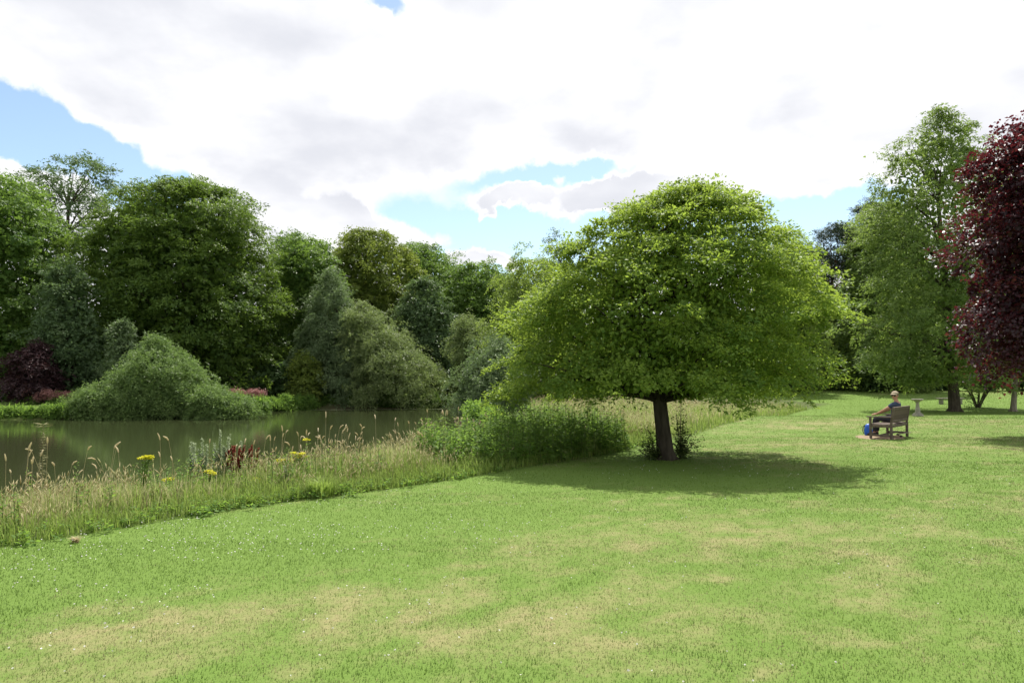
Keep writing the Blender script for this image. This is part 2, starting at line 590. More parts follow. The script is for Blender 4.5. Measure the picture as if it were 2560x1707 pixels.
wx = np.linspace(-18.5, -6.0, 60)
yf = np.interp(wx, [-20, -18, -7, -5], [58.0, 58.3, 59.6, 59.4])
w1, w2 = rng.uniform(0.08, 0.5, 60), rng.uniform(0.05, 0.35, 60)
v = np.stack([np.stack([wx, yf - w1, np.full(60, WATER_Z + 0.006)], 1), np.stack([wx, yf + w2, np.full(60, WATER_Z + 0.006)], 1)], 1).reshape(-1, 3)
i = np.arange(59)[:, None] * 2
fw_ = make_mesh('pale_water_strip', v, i + np.array([[0, 2, 3, 1]]))  # thin pale flat strip just above the water, near the far shore
tag(link('pale_water_strip', fw_, plain_mat('pale_green_strip', (0.42, 0.46, 0.26), (0.30, 0.36, 0.16), 3, 0.8)), 'thin pale line lying on the water along the far shore', 'weed', kind='stuff')


# ------------------------------------------------------------------ trees
def leaf_quads(base, d, nrm, L, W):
    """pointed leaves with a slight fold: base point, direction, normal, length, width"""
    side = norm(np.cross(d, nrm)) * W[:, None] * 0.5
    mid = base + d * (L * 0.45)[:, None]
    fold = nrm * (W * 0.16)[:, None]
    v = np.stack([base, mid + side + fold, base + d * L[:, None], mid - side + fold], 1)
    return v.reshape(-1, 3)


def leaf_tris(base, d, nrm, L, W):
    side = norm(np.cross(d, nrm)) * W[:, None] * 0.56
    q = base + d * (L * 0.12)[:, None]
    return np.stack([q + side, base + d * (L * 1.08)[:, None], q - side], 1).reshape(-1, 3)


def rand_dirs(n):
    return norm(rng.normal(size=(n, 3)))


def crown(env, nsub, rs, nspray, nleaf, L, W, flat=0.35, droop=0.25, out_w=0.8, up_w=0.8, inner=0.72, spray=None, bottom=-0.85, sway=0.5, shell=(0.6, 1.06), core=1.0, tri=True):
    """envelope ellipsoids -> leaf masses on their surface -> sprays on each mass -> leaves.
    returns leaf verts, tint per leaf, centres of the masses"""
    env = np.asarray(env, float)                     # cx cy cz rx ry rz
    area = (env[:, 3] * env[:, 4] + env[:, 3] * env[:, 5] + env[:, 4] * env[:, 5])
    pick = rng.choice(len(env), nsub * 4, p=area / area.sum())
    dd = rand_dirs(nsub * 4)
    dd[:, 2] = np.where(dd[:, 2] < bottom, -dd[:, 2] * 0.6, dd[:, 2])
    r = rng.uniform(shell[0], shell[1], nsub * 4) - rs / env[pick, 3:].mean(1) * 0.7
    c = env[pick, :3] + dd * env[pick, 3:] * r[:, None]
    ok = np.ones(len(c), bool)
    for i, e in enumerate(env):
        q = np.linalg.norm((c - e[:3]) / e[3:], axis=1)
        ok &= ~((q < inner) & (pick != i))
    c, pk, od = c[ok][:nsub], pick[ok][:nsub], dd[ok][:nsub]
    ns = len(c)
    rad = rs * rng.uniform(0.6, 1.25, ns)
    subtint = rng.normal(0, 0.13, ns)
    # sprays over the outer and upper side of each mass
    si = np.repeat(np.arange(ns), nspray)
    n2 = len(si)
    sd = norm(rand_dirs(n2) + od[si] * 0.55 + np.array([0, 0, 0.35]))
    sp = c[si] + sd * rad[si, None] * rng.uniform(0.55, 1.05, n2)[:, None] * np.array([1, 1, 0.72])
    ssz = (spray or rs * 0.5) * rng.uniform(0.6, 1.3, n2)
    sn = norm(sd * out_w + np.array([0, 0, up_w]) + rng.normal(0, 0.25, (n2, 3)))
    stint = subtint[si] + rng.normal(0, 0.11, n2)
    li = np.repeat(np.arange(n2), nleaf)
    n3 = len(li)
    nn = sn[li]
    ref = rand_dirs(n3)
    tdir = norm(ref - nn * np.sum(ref * nn, 1, keepdims=True))
    rr = np.sqrt(rng.uniform(0, 1, n3)) * ssz[li]
    p = sp[li] + tdir * rr[:, None] + nn * (rng.normal(0, flat, n3) * ssz[li] * 0.5)[:, None]
    p[:, 2] -= droop * rr * rr / np.maximum(ssz[li], 1e-3)
    ln = norm(nn + rng.normal(0, sway, (n3, 3)))
    ld = tdir + rng.normal(0, 0.5, (n3, 3)) + np.array([0, 0, -droop * 0.5])
    ld = norm(ld - ln * np.sum(ld * ln, 1, keepdims=True))
    sz = rng.uniform(0.7, 1.25, n3)
    leaf = leaf_tris if tri else leaf_quads
    v = leaf(p, ld, ln, L * sz, W * sz)
    tint = np.clip(0.45 + stint[li] + rng.normal(0, 0.16, n3), 0, 1)
    if core:
        # inner leaf clumps that close the middle of the crown
        cl, cw = L * 2.3, W * 2.6
        cnt = np.maximum(4, core * 1.5 * 4.2 * area / (cl * cw)).astype(int)
        ei = np.repeat(np.arange(len(env)), cnt)
        q = env[ei, :3] + rand_dirs(len(ei)) * env[ei, 3:] * (rng.uniform(0.15, 1, len(ei)) ** 0.5 * 0.68)[:, None]
        cn = rand_dirs(len(ei))
        cd = rand_dirs(len(ei))
        cd = norm(cd - cn * np.sum(cd * cn, 1, keepdims=True))
        v = np.concatenate([v, leaf(q, cd, cn, np.full(len(ei), cl), np.full(len(ei), cw))])
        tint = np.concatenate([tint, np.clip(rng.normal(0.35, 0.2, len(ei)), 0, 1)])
    return v, tint, c


def leaf_mesh(name, v, tint):
    if len(v) == 3 * len(tint):
        return make_mesh(name, v, None, np.arange(len(v)).reshape(-1, 3), attrs={'tint': tint})
    return make_mesh(name, v, np.arange(len(v)).reshape(-1, 4), attrs={'tint': tint})


def crown_from_outline(outline, d, rs, L, W, cover=1.6, fill=0.9, thick=0.28, out_w=0.55, up_w=0.9, droop=0.25, sway=0.5, lump=0.34, core=2.0, tri=True, depth=1.0, ry_max=99.0, inside=0.25, tips=0.0, tv=0.14):
    """crown whose heights and widths are given as rows (picture y, left x, right x) measured in the photograph at distance d.
    Boughs (flattish plates of leafy sprays) hang all round the body and some inside it."""
    rows = np.array([(at(0, r[0], d)[2], at(r[1], r[0], d)[0], at(r[2], r[0], d)[0]) for r in outline])
    rows = rows[np.argsort(rows[:, 0])]
    zs = np.linspace(rows[0, 0], rows[-1, 0], 80)
    xl, xr = np.interp(zs, rows[:, 0], rows[:, 1]), np.interp(zs, rows[:, 0], rows[:, 2])
    wz = (xr - xl) / 2
    dz = zs[1] - zs[0]
    slope = np.abs(np.gradient(wz, dz))
    wgt = wz * np.sqrt(1 + np.minimum(slope, 4) ** 2)
    area = 2 * math.pi * wgt.sum() * dz
    n = int(cover * area / (math.pi * rs * rs)) + 6
    zi = rng.choice(len(zs), n, p=wgt / wgt.sum())
    z = zs[zi] + rng.uniform(-0.5, 0.5, n) * dz
    th = rng.uniform(0, 2 * math.pi, n)
    w = np.interp(z, zs, wz)
    cx = np.interp(z, zs, (xl + xr) / 2)
    k = 2.4 / max(wz.max(), 0.5)
    sd = int(rng.integers(1, 9999))
    lm = 0.55 * vnoise(th * 1.4 + 50, z * k + 50, 1.0, sd) + 0.45 * vnoise(th * 3.1 + 50, z * k * 2.4 + 50, 1.0, sd + 3)
    f = 1.0 - lump * (1 - lm) + tips * rng.random(n) ** 4
    ins = rng.random(n) < inside
    f = np.where(ins, f * rng.uniform(0.25, 0.8, n), f * rng.uniform(0.86, 1.05, n))
    wm = np.maximum(w * f * 1.13 - rs * 0.45 * (w > rs), 0.05)
    od = np.stack([np.cos(th), np.sin(th), np.zeros(n)], 1)
    c = np.stack([cx + od[:, 0] * wm, d + np.minimum(wm * depth, ry_max) * od[:, 1], z], 1)
    rel = (z - zs[0]) / (zs[-1] - zs[0])
    od = norm(od + np.array([0, 0, 1.0]) * (rel * 1.5 - 0.35)[:, None])
    nrm = norm(od * out_w + np.array([0, 0, up_w]) + rng.normal(0, 0.16, (n, 3)))
    e1 = norm(od - nrm * np.sum(od * nrm, 1, keepdims=True) + 1e-4)
    e2 = np.cross(nrm, e1)
    rad = rs * rng.uniform(0.55, 1.35, n)
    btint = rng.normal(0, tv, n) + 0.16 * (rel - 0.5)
    # sprays inside each bough
    nsp = 9
    si = np.repeat(np.arange(n), nsp)
    m = len(si)
    a = rng.uniform(0, 2 * math.pi, m)
    r = np.sqrt(rng.random(m))
    sp = c[si] + (e1[si] * (np.cos(a) * r * 1.15)[:, None] + e2[si] * (np.sin(a) * r * 0.95)[:, None] + nrm[si] * (rng.normal(0, thick, m) - droop * r * r)[:, None]) * rad[si, None]
    ssz = rad[si] * rng.uniform(0.28, 0.55, m)
    sn = norm(nrm[si] + rng.normal(0, 0.28, (m, 3)))
    stint = btint[si] + rng.normal(0, 0.10, m)
    nleaf = max(3, int(fill * math.pi * rs * rs / (nsp * L * W * 0.52)))
    li = np.repeat(np.arange(m), nleaf)
    q = len(li)
    nn = sn[li]
    ref = rand_dirs(q)
    td = norm(ref - nn * np.sum(ref * nn, 1, keepdims=True))
    rr = np.sqrt(rng.random(q)) * ssz[li] * np.where(rng.random(q) < 0.12, 1.5, 1.0)
    p = sp[li] + td * rr[:, None] + nn * (rng.normal(0, 0.16, q) * ssz[li])[:, None]
    p[:, 2] -= droop * 0.6 * rr * rr / np.maximum(ssz[li], 1e-3)
    ln = norm(nn + rng.normal(0, sway, (q, 3)))
    ld = td * 0.8 + e1[si][li] * 0.5 + rng.normal(0, 0.45, (q, 3)) - np.array([0, 0, droop * 0.4])
    ld = norm(ld - ln * np.sum(ld * ln, 1, keepdims=True))
    sz = rng.uniform(0.65, 1.3, q)
    leaf = leaf_tris if tri else leaf_quads
    v = leaf(p, ld, ln, L * sz, W * sz)
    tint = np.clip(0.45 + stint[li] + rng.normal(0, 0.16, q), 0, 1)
    if core:
        cl, cw = (L * 2.2, W * 2.6) if tri else (L * 1.5, W * 1.8)
        cnt = int(core * 0.55 * area / (cl * cw * 0.5))
        zc = zs[rng.choice(len(zs), cnt, p=wz ** 2 / (wz ** 2).sum())]
        t2 = rng.uniform(0, 2 * math.pi, cnt)
        wc = np.interp(zc, zs, wz) * np.sqrt(rng.uniform(0.05, 1, cnt)) * 0.74
        x2 = np.interp(zc, zs, (xl + xr) / 2)
        pc = np.stack([x2 + np.cos(t2) * wc, d + np.minimum(wc * depth, ry_max) * np.sin(t2), zs[0] + (zc - zs[0]) * 0.93 + 0.02 * (zs[-1] - zs[0])], 1)
        cn, cd = rand_dirs(cnt), rand_dirs(cnt)
        cd = norm(cd - cn * np.sum(cd * cn, 1, keepdims=True))
        v = np.concatenate([v, leaf(pc, cd, cn, np.full(cnt, cl), np.full(cnt, cw))])
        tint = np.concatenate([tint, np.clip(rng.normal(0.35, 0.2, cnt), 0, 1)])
    return v, tint, c


def tree(name, label, cat, base, outline, d, mat, rs=1.1, L=0.22, W=0.12, bark='bark', trunk_r=0.25, trunk_top=None, lean=(0, 0), group=None, limbs=1.0, root=True, multi=1, base_z=None, fan=3, **kw):
    global rng
    keep_rng, rng = rng, np.random.default_rng(zlib.crc32(label.encode()))
    bx, by = base
    bz = gz(bx, by) - 0.05 if base_z is None else base_z
    o = empty(name, (bx, by, bz), label, cat, group=group)
    off = np.array((bx, by, bz))
    v, tint, c = crown_from_outline(outline, d, rs, L, W, **kw)
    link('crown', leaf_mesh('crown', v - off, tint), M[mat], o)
    zlo, zhi = c[:, 2].min(), c[:, 2].max()
    ctr = c.mean(0)
    top = trunk_top if trunk_top is not None else zlo + 0.78 * (zhi - zlo)
    for mstem in range(multi):
        T = Tubes()
        ang = mstem * 2.4
        j = np.array((math.cos(ang), math.sin(ang), 0)) * (0 if multi == 1 else trunk_r * 2.0)
        tip = np.array((ctr[0] + lean[0], ctr[1] + lean[1], top)) + j * (0 if multi == 1 else fan)
        knee = off * 0.5 + tip * 0.5 + np.array((*(rng.normal(0, 0.15, 2) * trunk_r * 3), 0)) + j
        knee[0] = off[0] * 0.7 + tip[0] * 0.3
        knee[1] = off[1] * 0.7 + tip[1] * 0.3
        tr = bezier(off + j * 0.5, knee, tip, 9)
        rr = trunk_r * np.array([1.25, 0.98, 0.9, 0.83, 0.74, 0.62, 0.48, 0.34, 0.12])
        T.add(tr, rr, 9)
        if root and multi == 1:
            for kx in range(5):
                a = kx * 1.257 + rng.uniform(-0.3, 0.3)
                q = np.array((math.cos(a), math.sin(a), 0))
                T.add(np.array([off + q * trunk_r * 0.7 + (0, 0, trunk_r * 1.3), off + q * trunk_r * 1.3 + (0, 0, trunk_r * 0.35), off + q * trunk_r * 2.1 - (0, 0, 0.05)]),
                      np.array([0.3, 0.3, 0.14]) * trunk_r, 5)
        nl = min(len(c), int((22 + 0.04 * len(c)) * limbs / multi))
        for ci in rng.permutation(len(c))[:nl]:
            e = c[ci]
            fz = (e[2] - 0.45 * math.hypot(e[0] - off[0], e[1] - off[1]) - off[2]) / (top - off[2])
            f = float(np.clip(fz, 0.3, 0.95))
            s = tr[int(f * 8)]
            mid = s * 0.45 + e * 0.55 + np.array((0, 0, 0.10 * np.linalg.norm(e - s))) + rng.normal(0, 0.05, 3) * np.linalg.norm(e - s)
            r0 = min(trunk_r * 0.34, rr[int(f * 8)] * 0.7)
            T.add(bezier(s, mid, e, 6), r0 * np.array([1.0, 0.75, 0.52, 0.34, 0.2, 0.07]) * rng.uniform(0.6, 1.15), 5)
        link('trunk', _shift(T.mesh('trunk'), off), M[bark], o)
    rng = keep_rng
    return o


def gz(x, y):
    return float(ground_z(np.array([x]), np.array([y]))[0])


def _shift(me, off):
    me.transform(Matrix.Translation(Vector((-off[0], -off[1], -off[2]))))
    return me


def E(px, py, d, rx, rz, ry=None):
    """crown lobe whose middle and half sizes were measured in the photograph, at distance d"""
    p = at(px, py, d)
    s = d / F
    rx_m = rx * s
    return (p[0], p[1], p[2], rx_m, ry if ry is not None else rx_m, rz * s)


def gpt(px, d):
    return ((px - 512.0) / F * d, d)


# -- the round-headed tree on the lawn
tree('lawn_tree', 'round spreading light green tree with a leaning dark trunk on the mown lawn', 'tree', (3.17, 14.15),
     [(186, 682, 708), (193, 656, 728), (205, 622, 754), (223, 592, 780), (243, 564, 798), (266, 540, 818), (292, 518, 830), (318, 502, 836), (342, 492, 834), (362, 488, 832), (380, 486, 828), (394, 490, 822)],
     14.2, 'oak', rs=0.42, L=0.072, W=0.036, trunk_r=0.158, trunk_top=4.9, lean=(-0.75, 0), limbs=2.6, cover=2.2, fill=0.95, tri=False, droop=0.16, out_w=0.40, up_w=1.05, lump=0.36, depth=0.78, core=1.5, tips=0.1, thick=0.16, tv=0.25, bark='bark_lawn')

WIL = dict(thick=0.5, out_w=0.9, up_w=0.35, sway=0.85, droop=0.08, lump=0.38, tips=0.18)
BEE = dict(thick=0.16, out_w=0.45, up_w=0.95, droop=0.45, lump=0.36, tips=0.12)
# -- far bank, left to right
tree('broadleaf_tree', 'mid green broadleaf tree cut off by the picture\'s left edge, beyond the lake', 'tree', gpt(-14, 56),
     [(172, -50, 12), (186, -80, 40), (210, -88, 58), (250, -90, 58), (300, -90, 62), (345, -90, 62), (398, -80, 52)], 56, 'lime', rs=1.1, trunk_r=0.4)
tree('ash_tree', 'tall thin-topped tree standing above the big beech, sky showing through', 'tree', gpt(66, 74),
     [(158, 72, 104), (166, 44, 116), (180, 20, 120), (205, 8, 120), (235, 12, 112), (275, 22, 110)], 74, 'ash', rs=0.85, L=0.26, W=0.11, trunk_r=0.4, limbs=1.6, cover=1.0, fill=0.7, core=0.25, lump=0.5, tips=0.15)
tree('beech_tree', 'largest dark green beech with a broad layered dome, beyond the lake', 'tree', gpt(190, 62),
     [(184, 178, 222), (190, 140, 240), (200, 112, 254), (218, 90, 268), (242, 78, 276), (272, 74, 286), (302, 78, 292), (332, 84, 293), (362, 92, 290), (392, 104, 282)],
     62, 'beech', rs=1.2, trunk_r=0.6, ry_max=8.5, cover=2.0, core=3.2, **BEE)
tree('ash_tree', 'dark bluish green tree left of the big beech, behind the purple shrub', 'tree', gpt(66, 51.5),
     [(260, 58, 74), (272, 46, 84), (290, 38, 92), (322, 30, 101), (362, 28, 110), (400, 34, 112)], 51.5, 'ash', rs=0.9, L=0.22, W=0.10, trunk_r=0.3, droop=0.5)
tree('sapling', 'slim grey green sapling rising behind the waterside willow bush', 'tree', gpt(122, 49),
     [(317, 120, 130), (328, 112, 136), (345, 107, 142), (368, 100, 146), (395, 104, 142)], 49, 'willow', rs=0.5, L=0.16, W=0.08, trunk_r=0.08, lump=0.45, tips=0.2)
tree('purple_shrub', 'dusky purple leaved shrub by the far bank, under the trees', 'shrub', gpt(32, 48.5),
     [(343, 26, 44), (352, 14, 54), (366, 5, 62), (384, 2, 64), (400, 8, 56)], 48.5, 'plum', rs=0.6, L=0.16, W=0.09, trunk_r=0.10)
BUS = dict(WIL, lump=0.5, tips=0.3)
tree('willow_bush', 'tallest mounded grey green willow bush on the far bank of the lake', 'shrub', gpt(165, 46.0),
     [(338, 150, 162), (346, 141, 176), (357, 130, 192), (370, 120, 208), (384, 108, 220), (398, 94, 234), (414, 84, 246)],
     46.0, 'bush', rs=0.45, L=0.16, W=0.055, trunk_r=0.12, multi=4, base_z=-0.8, ry_max=2.4, cover=2.0, **BUS)
tree('willow_bush', 'low willow bush trailing into the lake at the left foot of the tallest mound', 'shrub', gpt(100, 44.4),
     [(386, 92, 120), (394, 78, 146), (404, 64, 162), (419, 56, 172)],
     44.4, 'bush', rs=0.4, L=0.16, W=0.052, trunk_r=0.07, multi=3, base_z=-0.9, ry_max=1.4, cover=2.2, **BUS)
tree('willow_bush', 'low willow bush at the right foot of the tallest mound, reaching over the water', 'shrub', gpt(220, 44.6),
     [(390, 200, 230), (399, 186, 250), (409, 176, 262), (419, 172, 262)],
     44.6, 'bush', rs=0.4, L=0.16, W=0.052, trunk_r=0.07, multi=3, base_z=-0.9, ry_max=1.4, cover=2.2, **BUS)
tree('broadleaf_tree', 'paler green tree filling the dip between the two beeches', 'tree', gpt(306, 70),
     [(236, 284, 326), (246, 276, 340), (268, 272, 346), (305, 276, 344), (340, 278, 342), (380, 284, 336)], 70, 'lime', trunk_r=0.35)
tree('broadleaf_tree', 'green treetop showing in the notch right of the big beech, behind it', 'tree', gpt(286, 84),
     [(237, 274, 302), (246, 264, 316), (268, 258, 324), (310, 256, 328), (372, 260, 322)], 84, 'lime', rs=1.2, L=0.26, W=0.14, trunk_r=0.35)
tree('beech_tree', 'smaller beech with a yellowish green dome, middle of the far wood', 'tree', gpt(370, 78),
     [(231, 350, 388), (238, 334, 404), (250, 322, 418), (270, 312, 426), (295, 316, 424), (325, 324, 418), (360, 334, 408)], 78, 'gold_beech', rs=1.2, L=0.25, W=0.13, trunk_r=0.45, ry_max=6, **BEE)
tree('broadleaf_tree', 'rounded green tree just right of the yellowish beech dome', 'tree', gpt(435, 88),
     [(246, 396, 440), (254, 388, 460), (268, 386, 482), (292, 390, 500), (325, 396, 492), (365, 402, 486)], 88, 'lime', rs=1.3, L=0.26, W=0.14, trunk_r=0.4)
tree('broadleaf_tree', 'deep green tree closing the wood at the head of the lake', 'tree', gpt(472, 80),
     [(264, 456, 500), (274, 444, 518), (294, 434, 528), (325, 434, 516), (365, 440, 510)], 80, 'lime', rs=1.1, L=0.24, W=0.13, trunk_r=0.35)
tree('willow_tree', 'grey green pyramid shaped willow between the beech and the sloping willow', 'tree', gpt(335, 64),
     [(273, 325, 337), (288, 314, 346), (308, 304, 358), (332, 296, 372), (362, 290, 388), (398, 288, 400)], 64, 'willow', rs=0.8, L=0.2, W=0.065, trunk_r=0.25, **WIL)
tree('willow_tree', 'pale olive willow whose crown slopes down to the right above the water', 'tree', gpt(388, 62.5),
     [(308, 350, 372), (318, 342, 392), (334, 338, 412), (352, 336, 430), (372, 338, 444), (390, 342, 452), (404, 350, 446)], 62.5, 'palewillow', rs=0.75, L=0.19, W=0.062, trunk_r=0.2, multi=3, ry_max=5, **WIL)
tree('alder_tree', 'darker green alder with an upright oval crown behind the sloping willow', 'tree', gpt(428, 70),
     [(279, 414, 430), (290, 402, 446), (308, 394, 458), (332, 392, 466), (360, 396, 466), (390, 402, 460)], 70, 'ash', rs=0.9, L=0.2, W=0.11, trunk_r=0.3)
tree('small_tree', 'small yellowish green tree at the water\'s edge under the big beech', 'tree', gpt(305, 60),
     [(350, 298, 312), (360, 289, 320), (376, 284, 325), (394, 284, 328), (406, 290, 322)], 60, 'gold_beech', rs=0.6, L=0.17, W=0.09, trunk_r=0.12, lump=0.4)
tree('round_willow', 'soft rounded pale willow left of the lawn tree\'s crown', 'tree', gpt(474, 62),
     [(318, 460, 478), (325, 453, 490), (338, 448, 500), (356, 447, 505), (378, 452, 502), (396, 458, 496)], 62, 'palewillow', rs=0.6, L=0.17, W=0.058, trunk_r=0.15, **WIL)
tree('waterside_bush', 'dark rounded bush where the lake meets the near bank', 'shrub', gpt(486, 38.5),
     [(343, 490, 512), (352, 472, 528), (366, 456, 534), (384, 446, 538), (402, 442, 536), (416, 448, 528)], 38.5, 'willow', rs=0.5, L=0.13, W=0.055, trunk_r=0.12, multi=3, ry_max=2.4, **WIL)
# behind the lawn tree
tree('lime_willow', 'light green feathery tree peeping out left of the lawn tree', 'tree', gpt(535, 46),
     [(252, 522, 536), (264, 508, 556), (284, 496, 574), (312, 487, 590), (350, 482, 600), (398, 486, 600)], 46, 'bright', rs=0.8, L=0.16, W=0.065, trunk_r=0.25, **WIL)
tree('birch_tree', 'wispy blue green treetop above the lawn tree\'s upper left', 'tree', gpt(558, 66),
     [(228, 550, 562), (238, 540, 572), (252, 536, 580), (275, 536, 590), (310, 530, 600)], 66, 'ash', rs=0.55, L=0.2, W=0.08, trunk_r=0.16, limbs=2, cover=0.7, fill=0.5, core=0, lump=0.6, tips=0.3)
tree('bright_tree', 'pale green round headed tree peeping out right of the lawn tree', 'tree', gpt(785, 66),
     [(236, 776, 796), (246, 764, 808), (266, 752, 818), (295, 744, 826), (335, 742, 830), (385, 750, 822)], 66, 'bright', rs=1.0, L=0.2, W=0.08, trunk_r=0.25, **WIL)
PIN = dict(thick=0.35, out_w=0.3, up_w=1.0, sway=1.0, droop=-0.05, lump=0.5, cover=1.3, fill=0.9, core=0.5, L=0.26, W=0.045, rs=0.9, limbs=1.4, bark='bark_pine', group='dark pines right of the lawn tree')
tree('pine_tree', 'dark pine with an orange looping limb, right of the lawn tree', 'tree', gpt(833, 74),
     [(226, 826, 850), (234, 812, 862), (250, 802, 866), (272, 797, 862), (296, 802, 862), (330, 806, 862), (372, 812, 856)], 74, 'pine', trunk_r=0.35, **PIN)
tree('pine_tree', 'taller dark pine rising behind the first pine', 'tree', gpt(872, 80),
     [(203, 862, 886), (212, 850, 894), (228, 844, 898), (260, 846, 898), (310, 850, 896), (370, 856, 890)], 80, 'pine', trunk_r=0.38, **PIN)

# right hand side
tree('tall_tree', 'tallest airy green tree, its dark trunk standing behind the bird bath', 'tree', (28.4, 44.0),
     [(112, 930, 954), (120, 914, 970), (134, 898, 986), (156, 884, 998), (182, 876, 1006), (212, 870, 1010), (250, 862, 1010), (290, 862, 1006), (330, 856, 1012), (362, 858, 1012), (386, 874, 1004)],
     44, 'tall', rs=0.85, L=0.17, W=0.08, trunk_r=0.30, limbs=1.6, cover=1.35, fill=0.75, core=0.9, lump=0.5, tips=0.3, droop=0.35, depth=0.85)
tree('broadleaf_tree', 'broad dusky green tree left of the tallest tree, hanging low over bright grass', 'tree', gpt(884, 69),
     [(202, 872, 900), (212, 858, 914), (230, 846, 928), (258, 836, 936), (300, 828, 938), (340, 823, 938), (368, 824, 934), (386, 832, 922)], 69, 'tall', rs=1.15, L=0.24, W=0.12, trunk_r=0.3, droop=0.4)
tree('copper_maple', 'dark purple maple filling the picture\'s right edge', 'tree', (16.1, 19.2),
     [(116, 1012, 1040), (126, 1000, 1070), (148, 986, 1110), (188, 976, 1140), (203, 966, 1155), (220, 960, 1165), (244, 963, 1170), (262, 970, 1172), (276, 982, 1175), (289, 968, 1178), (301, 960, 1178), (318, 960, 1176), (335, 964, 1170), (352, 982, 1160), (369, 994, 1130)],
     19.2, 'purple', rs=0.48, L=0.095, W=0.082, trunk_r=0.16, trunk_top=6.0, tri=False, cover=1.6, fill=0.85, core=2.6, lump=0.24, droop=0.35, tips=0.12, depth=0.8)
tree('vase_shrub', 'open vase shaped shrub with many fanning bare stems beside the big trunk', 'shrub', gpt(976, 48),
     [(348, 962, 990), (358, 948, 1004), (370, 946, 1008), (382, 954, 1004)], 48, 'tall', rs=0.55, L=0.16, W=0.08, trunk_r=0.065, multi=8, fan=14, trunk_top=at(976, 366, 48)[2], limbs=2.0, core=0.3)
tree('small_tree', 'small tree with a slim pale trunk at the far right lawn', 'tree', gpt(1011, 44),
     [(322, 1000, 1036), (334, 990, 1052), (352, 984, 1062), (374, 990, 1056)], 44, 'bright', rs=0.6, L=0.15, W=0.075, bark='bark_pale', trunk_r=0.17, trunk_top=at(1011, 345, 44)[2])
# dark trees closing the view to the right
for px, d, top, w, lab in ((812, 84, 296, 44, 'dark tree at the far lawn\'s end, just right of the lawn tree'),
                           (925, 88, 285, 64, 'dark tree closing the far lawn behind the bird bath'),
                           (1004, 90, 268, 62, 'dark tree behind the vase shaped shrub'),
                           (735, 80, 322, 74, 'dark tree seen low behind the lawn tree\'s right skirt'),
                           (620, 76, 322, 84, 'dark tree hidden mostly behind the lawn tree\'s left skirt')):
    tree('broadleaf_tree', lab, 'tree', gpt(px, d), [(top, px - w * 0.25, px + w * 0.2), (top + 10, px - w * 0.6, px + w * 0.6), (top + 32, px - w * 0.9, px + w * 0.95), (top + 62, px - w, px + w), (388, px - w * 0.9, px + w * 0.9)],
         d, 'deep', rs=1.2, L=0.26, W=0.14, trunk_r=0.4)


# -- understory masses that nobody could count
def scatter_mass(name, label, cells, mat, rs, nspray, nleaf, L, W, **kw):
    """leafy ground cover: a run of low mounds"""
    v, t, _ = crown(cells, len(cells) * 8, rs, nspray, nleaf, L, W, inner=0.0, **kw)
    return tag(link(name, leaf_mesh(name, v, t), M[mat]), label, 'undergrowth', kind='stuff')


def row(cells, x0, x1, step, y0, jy, h0, h1, wide=1.0):
    for x in np.arange(x0, x1, step):
        y = y0 + rng.uniform(-jy, jy)
        h = rng.uniform(h0, h1)
        cells.append((x + rng.uniform(-0.4, 0.4) * step, y, gz(x, y) + h * 0.42, step * wide * rng.uniform(0.8, 1.2), step * 0.7, h * 0.58))


def gz(x, y):
    return float(ground_z(np.array([x]), np.array([y]))[0])


cells = []
row(cells, -80, -20, 2.2, 60, 1.0, 2.2, 4.5)
row(cells, -22, 7, 2.0, 67, 1.5, 2.4, 4.6)
row(cells, -90, 10, 3.0, 78, 2.0, 6.0, 9.5)
row(cells, -100, 12, 3.4, 92, 2.0, 9.0, 13.0)
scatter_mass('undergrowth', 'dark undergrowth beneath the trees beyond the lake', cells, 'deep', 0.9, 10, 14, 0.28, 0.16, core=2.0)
cells = []
row(cells, 22, 80, 2.2, 69, 1.5, 2.0, 3.6)
row(cells, 8, 95, 2.4, 89, 2.5, 2.2, 4.2)
row(cells, 0, 100, 3.2, 98, 2.0, 7.0, 11.0)
row(cells, 2, 24, 1.8, 62, 2.0, 1.8, 3.4)
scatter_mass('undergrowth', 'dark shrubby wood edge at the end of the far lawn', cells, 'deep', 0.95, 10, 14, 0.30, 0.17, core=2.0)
cells = []
for x in np.arange(-24.5, -18.0, 1.0):
    cells.append((x, 49.5 + rng.uniform(-1, 1), -0.2, 0.9, 0.8, rng.uniform(0.8, 1.4)))
for x in np.arange(-37.0, -25.0, 0.7):
    cells.append((x, 43.9 + rng.uniform(-0.3, 0.5) + 0.02 * abs(x + 30), -0.45, 0.8, 0.6, rng.uniform(0.4, 0.75)))
for x in np.arange(-33.5, -29.0, 0.9):
    cells.append((x, 47.4 + rng.uniform(-0.3, 0.5), -0.1, 0.7, 0.6, rng.uniform(0.7, 1.1)))
for x in np.arange(-19.0, -5.5, 1.0):
    cells.append((x, 60.6 + rng.uniform(-0.6, 0.8) + (0.6 if x < -8 else 1.0), -0.3, 1.0, 0.8, rng.uniform(0.6, 1.3)))
for u in np.linspace(0, 1, 8):
    cells.append((-20.2 + 2.6 * u + rng.uniform(-0.3, 0.3), 53.5 + 5.2 * u, -0.25, 0.9, 0.8, rng.uniform(0.6, 1.0)))
for y in np.arange(28, 58, 1.6):
    cells.append((-2.0 - (y - 28) * 0.06 + rng.uniform(0.6, 1.4), y, -0.2, 0.8, 0.9, rng.uniform(0.7, 1.2)))
scatter_mass('bank_plants', 'green waterside plants edging the far bank of the lake', cells, 'nettle', 0.45, 12, 16, 0.16, 0.05, flat=0.8, out_w=0.8, up_w=0.1, sway=0.9)
cells = [(x, 47.6 + rng.uniform(-0.5, 0.5), 0.7 + rng.uniform(-0.2, 0.4), 0.3, 0.3, 0.5) for x in np.arange(-33.6, -29.0, 0.5)]
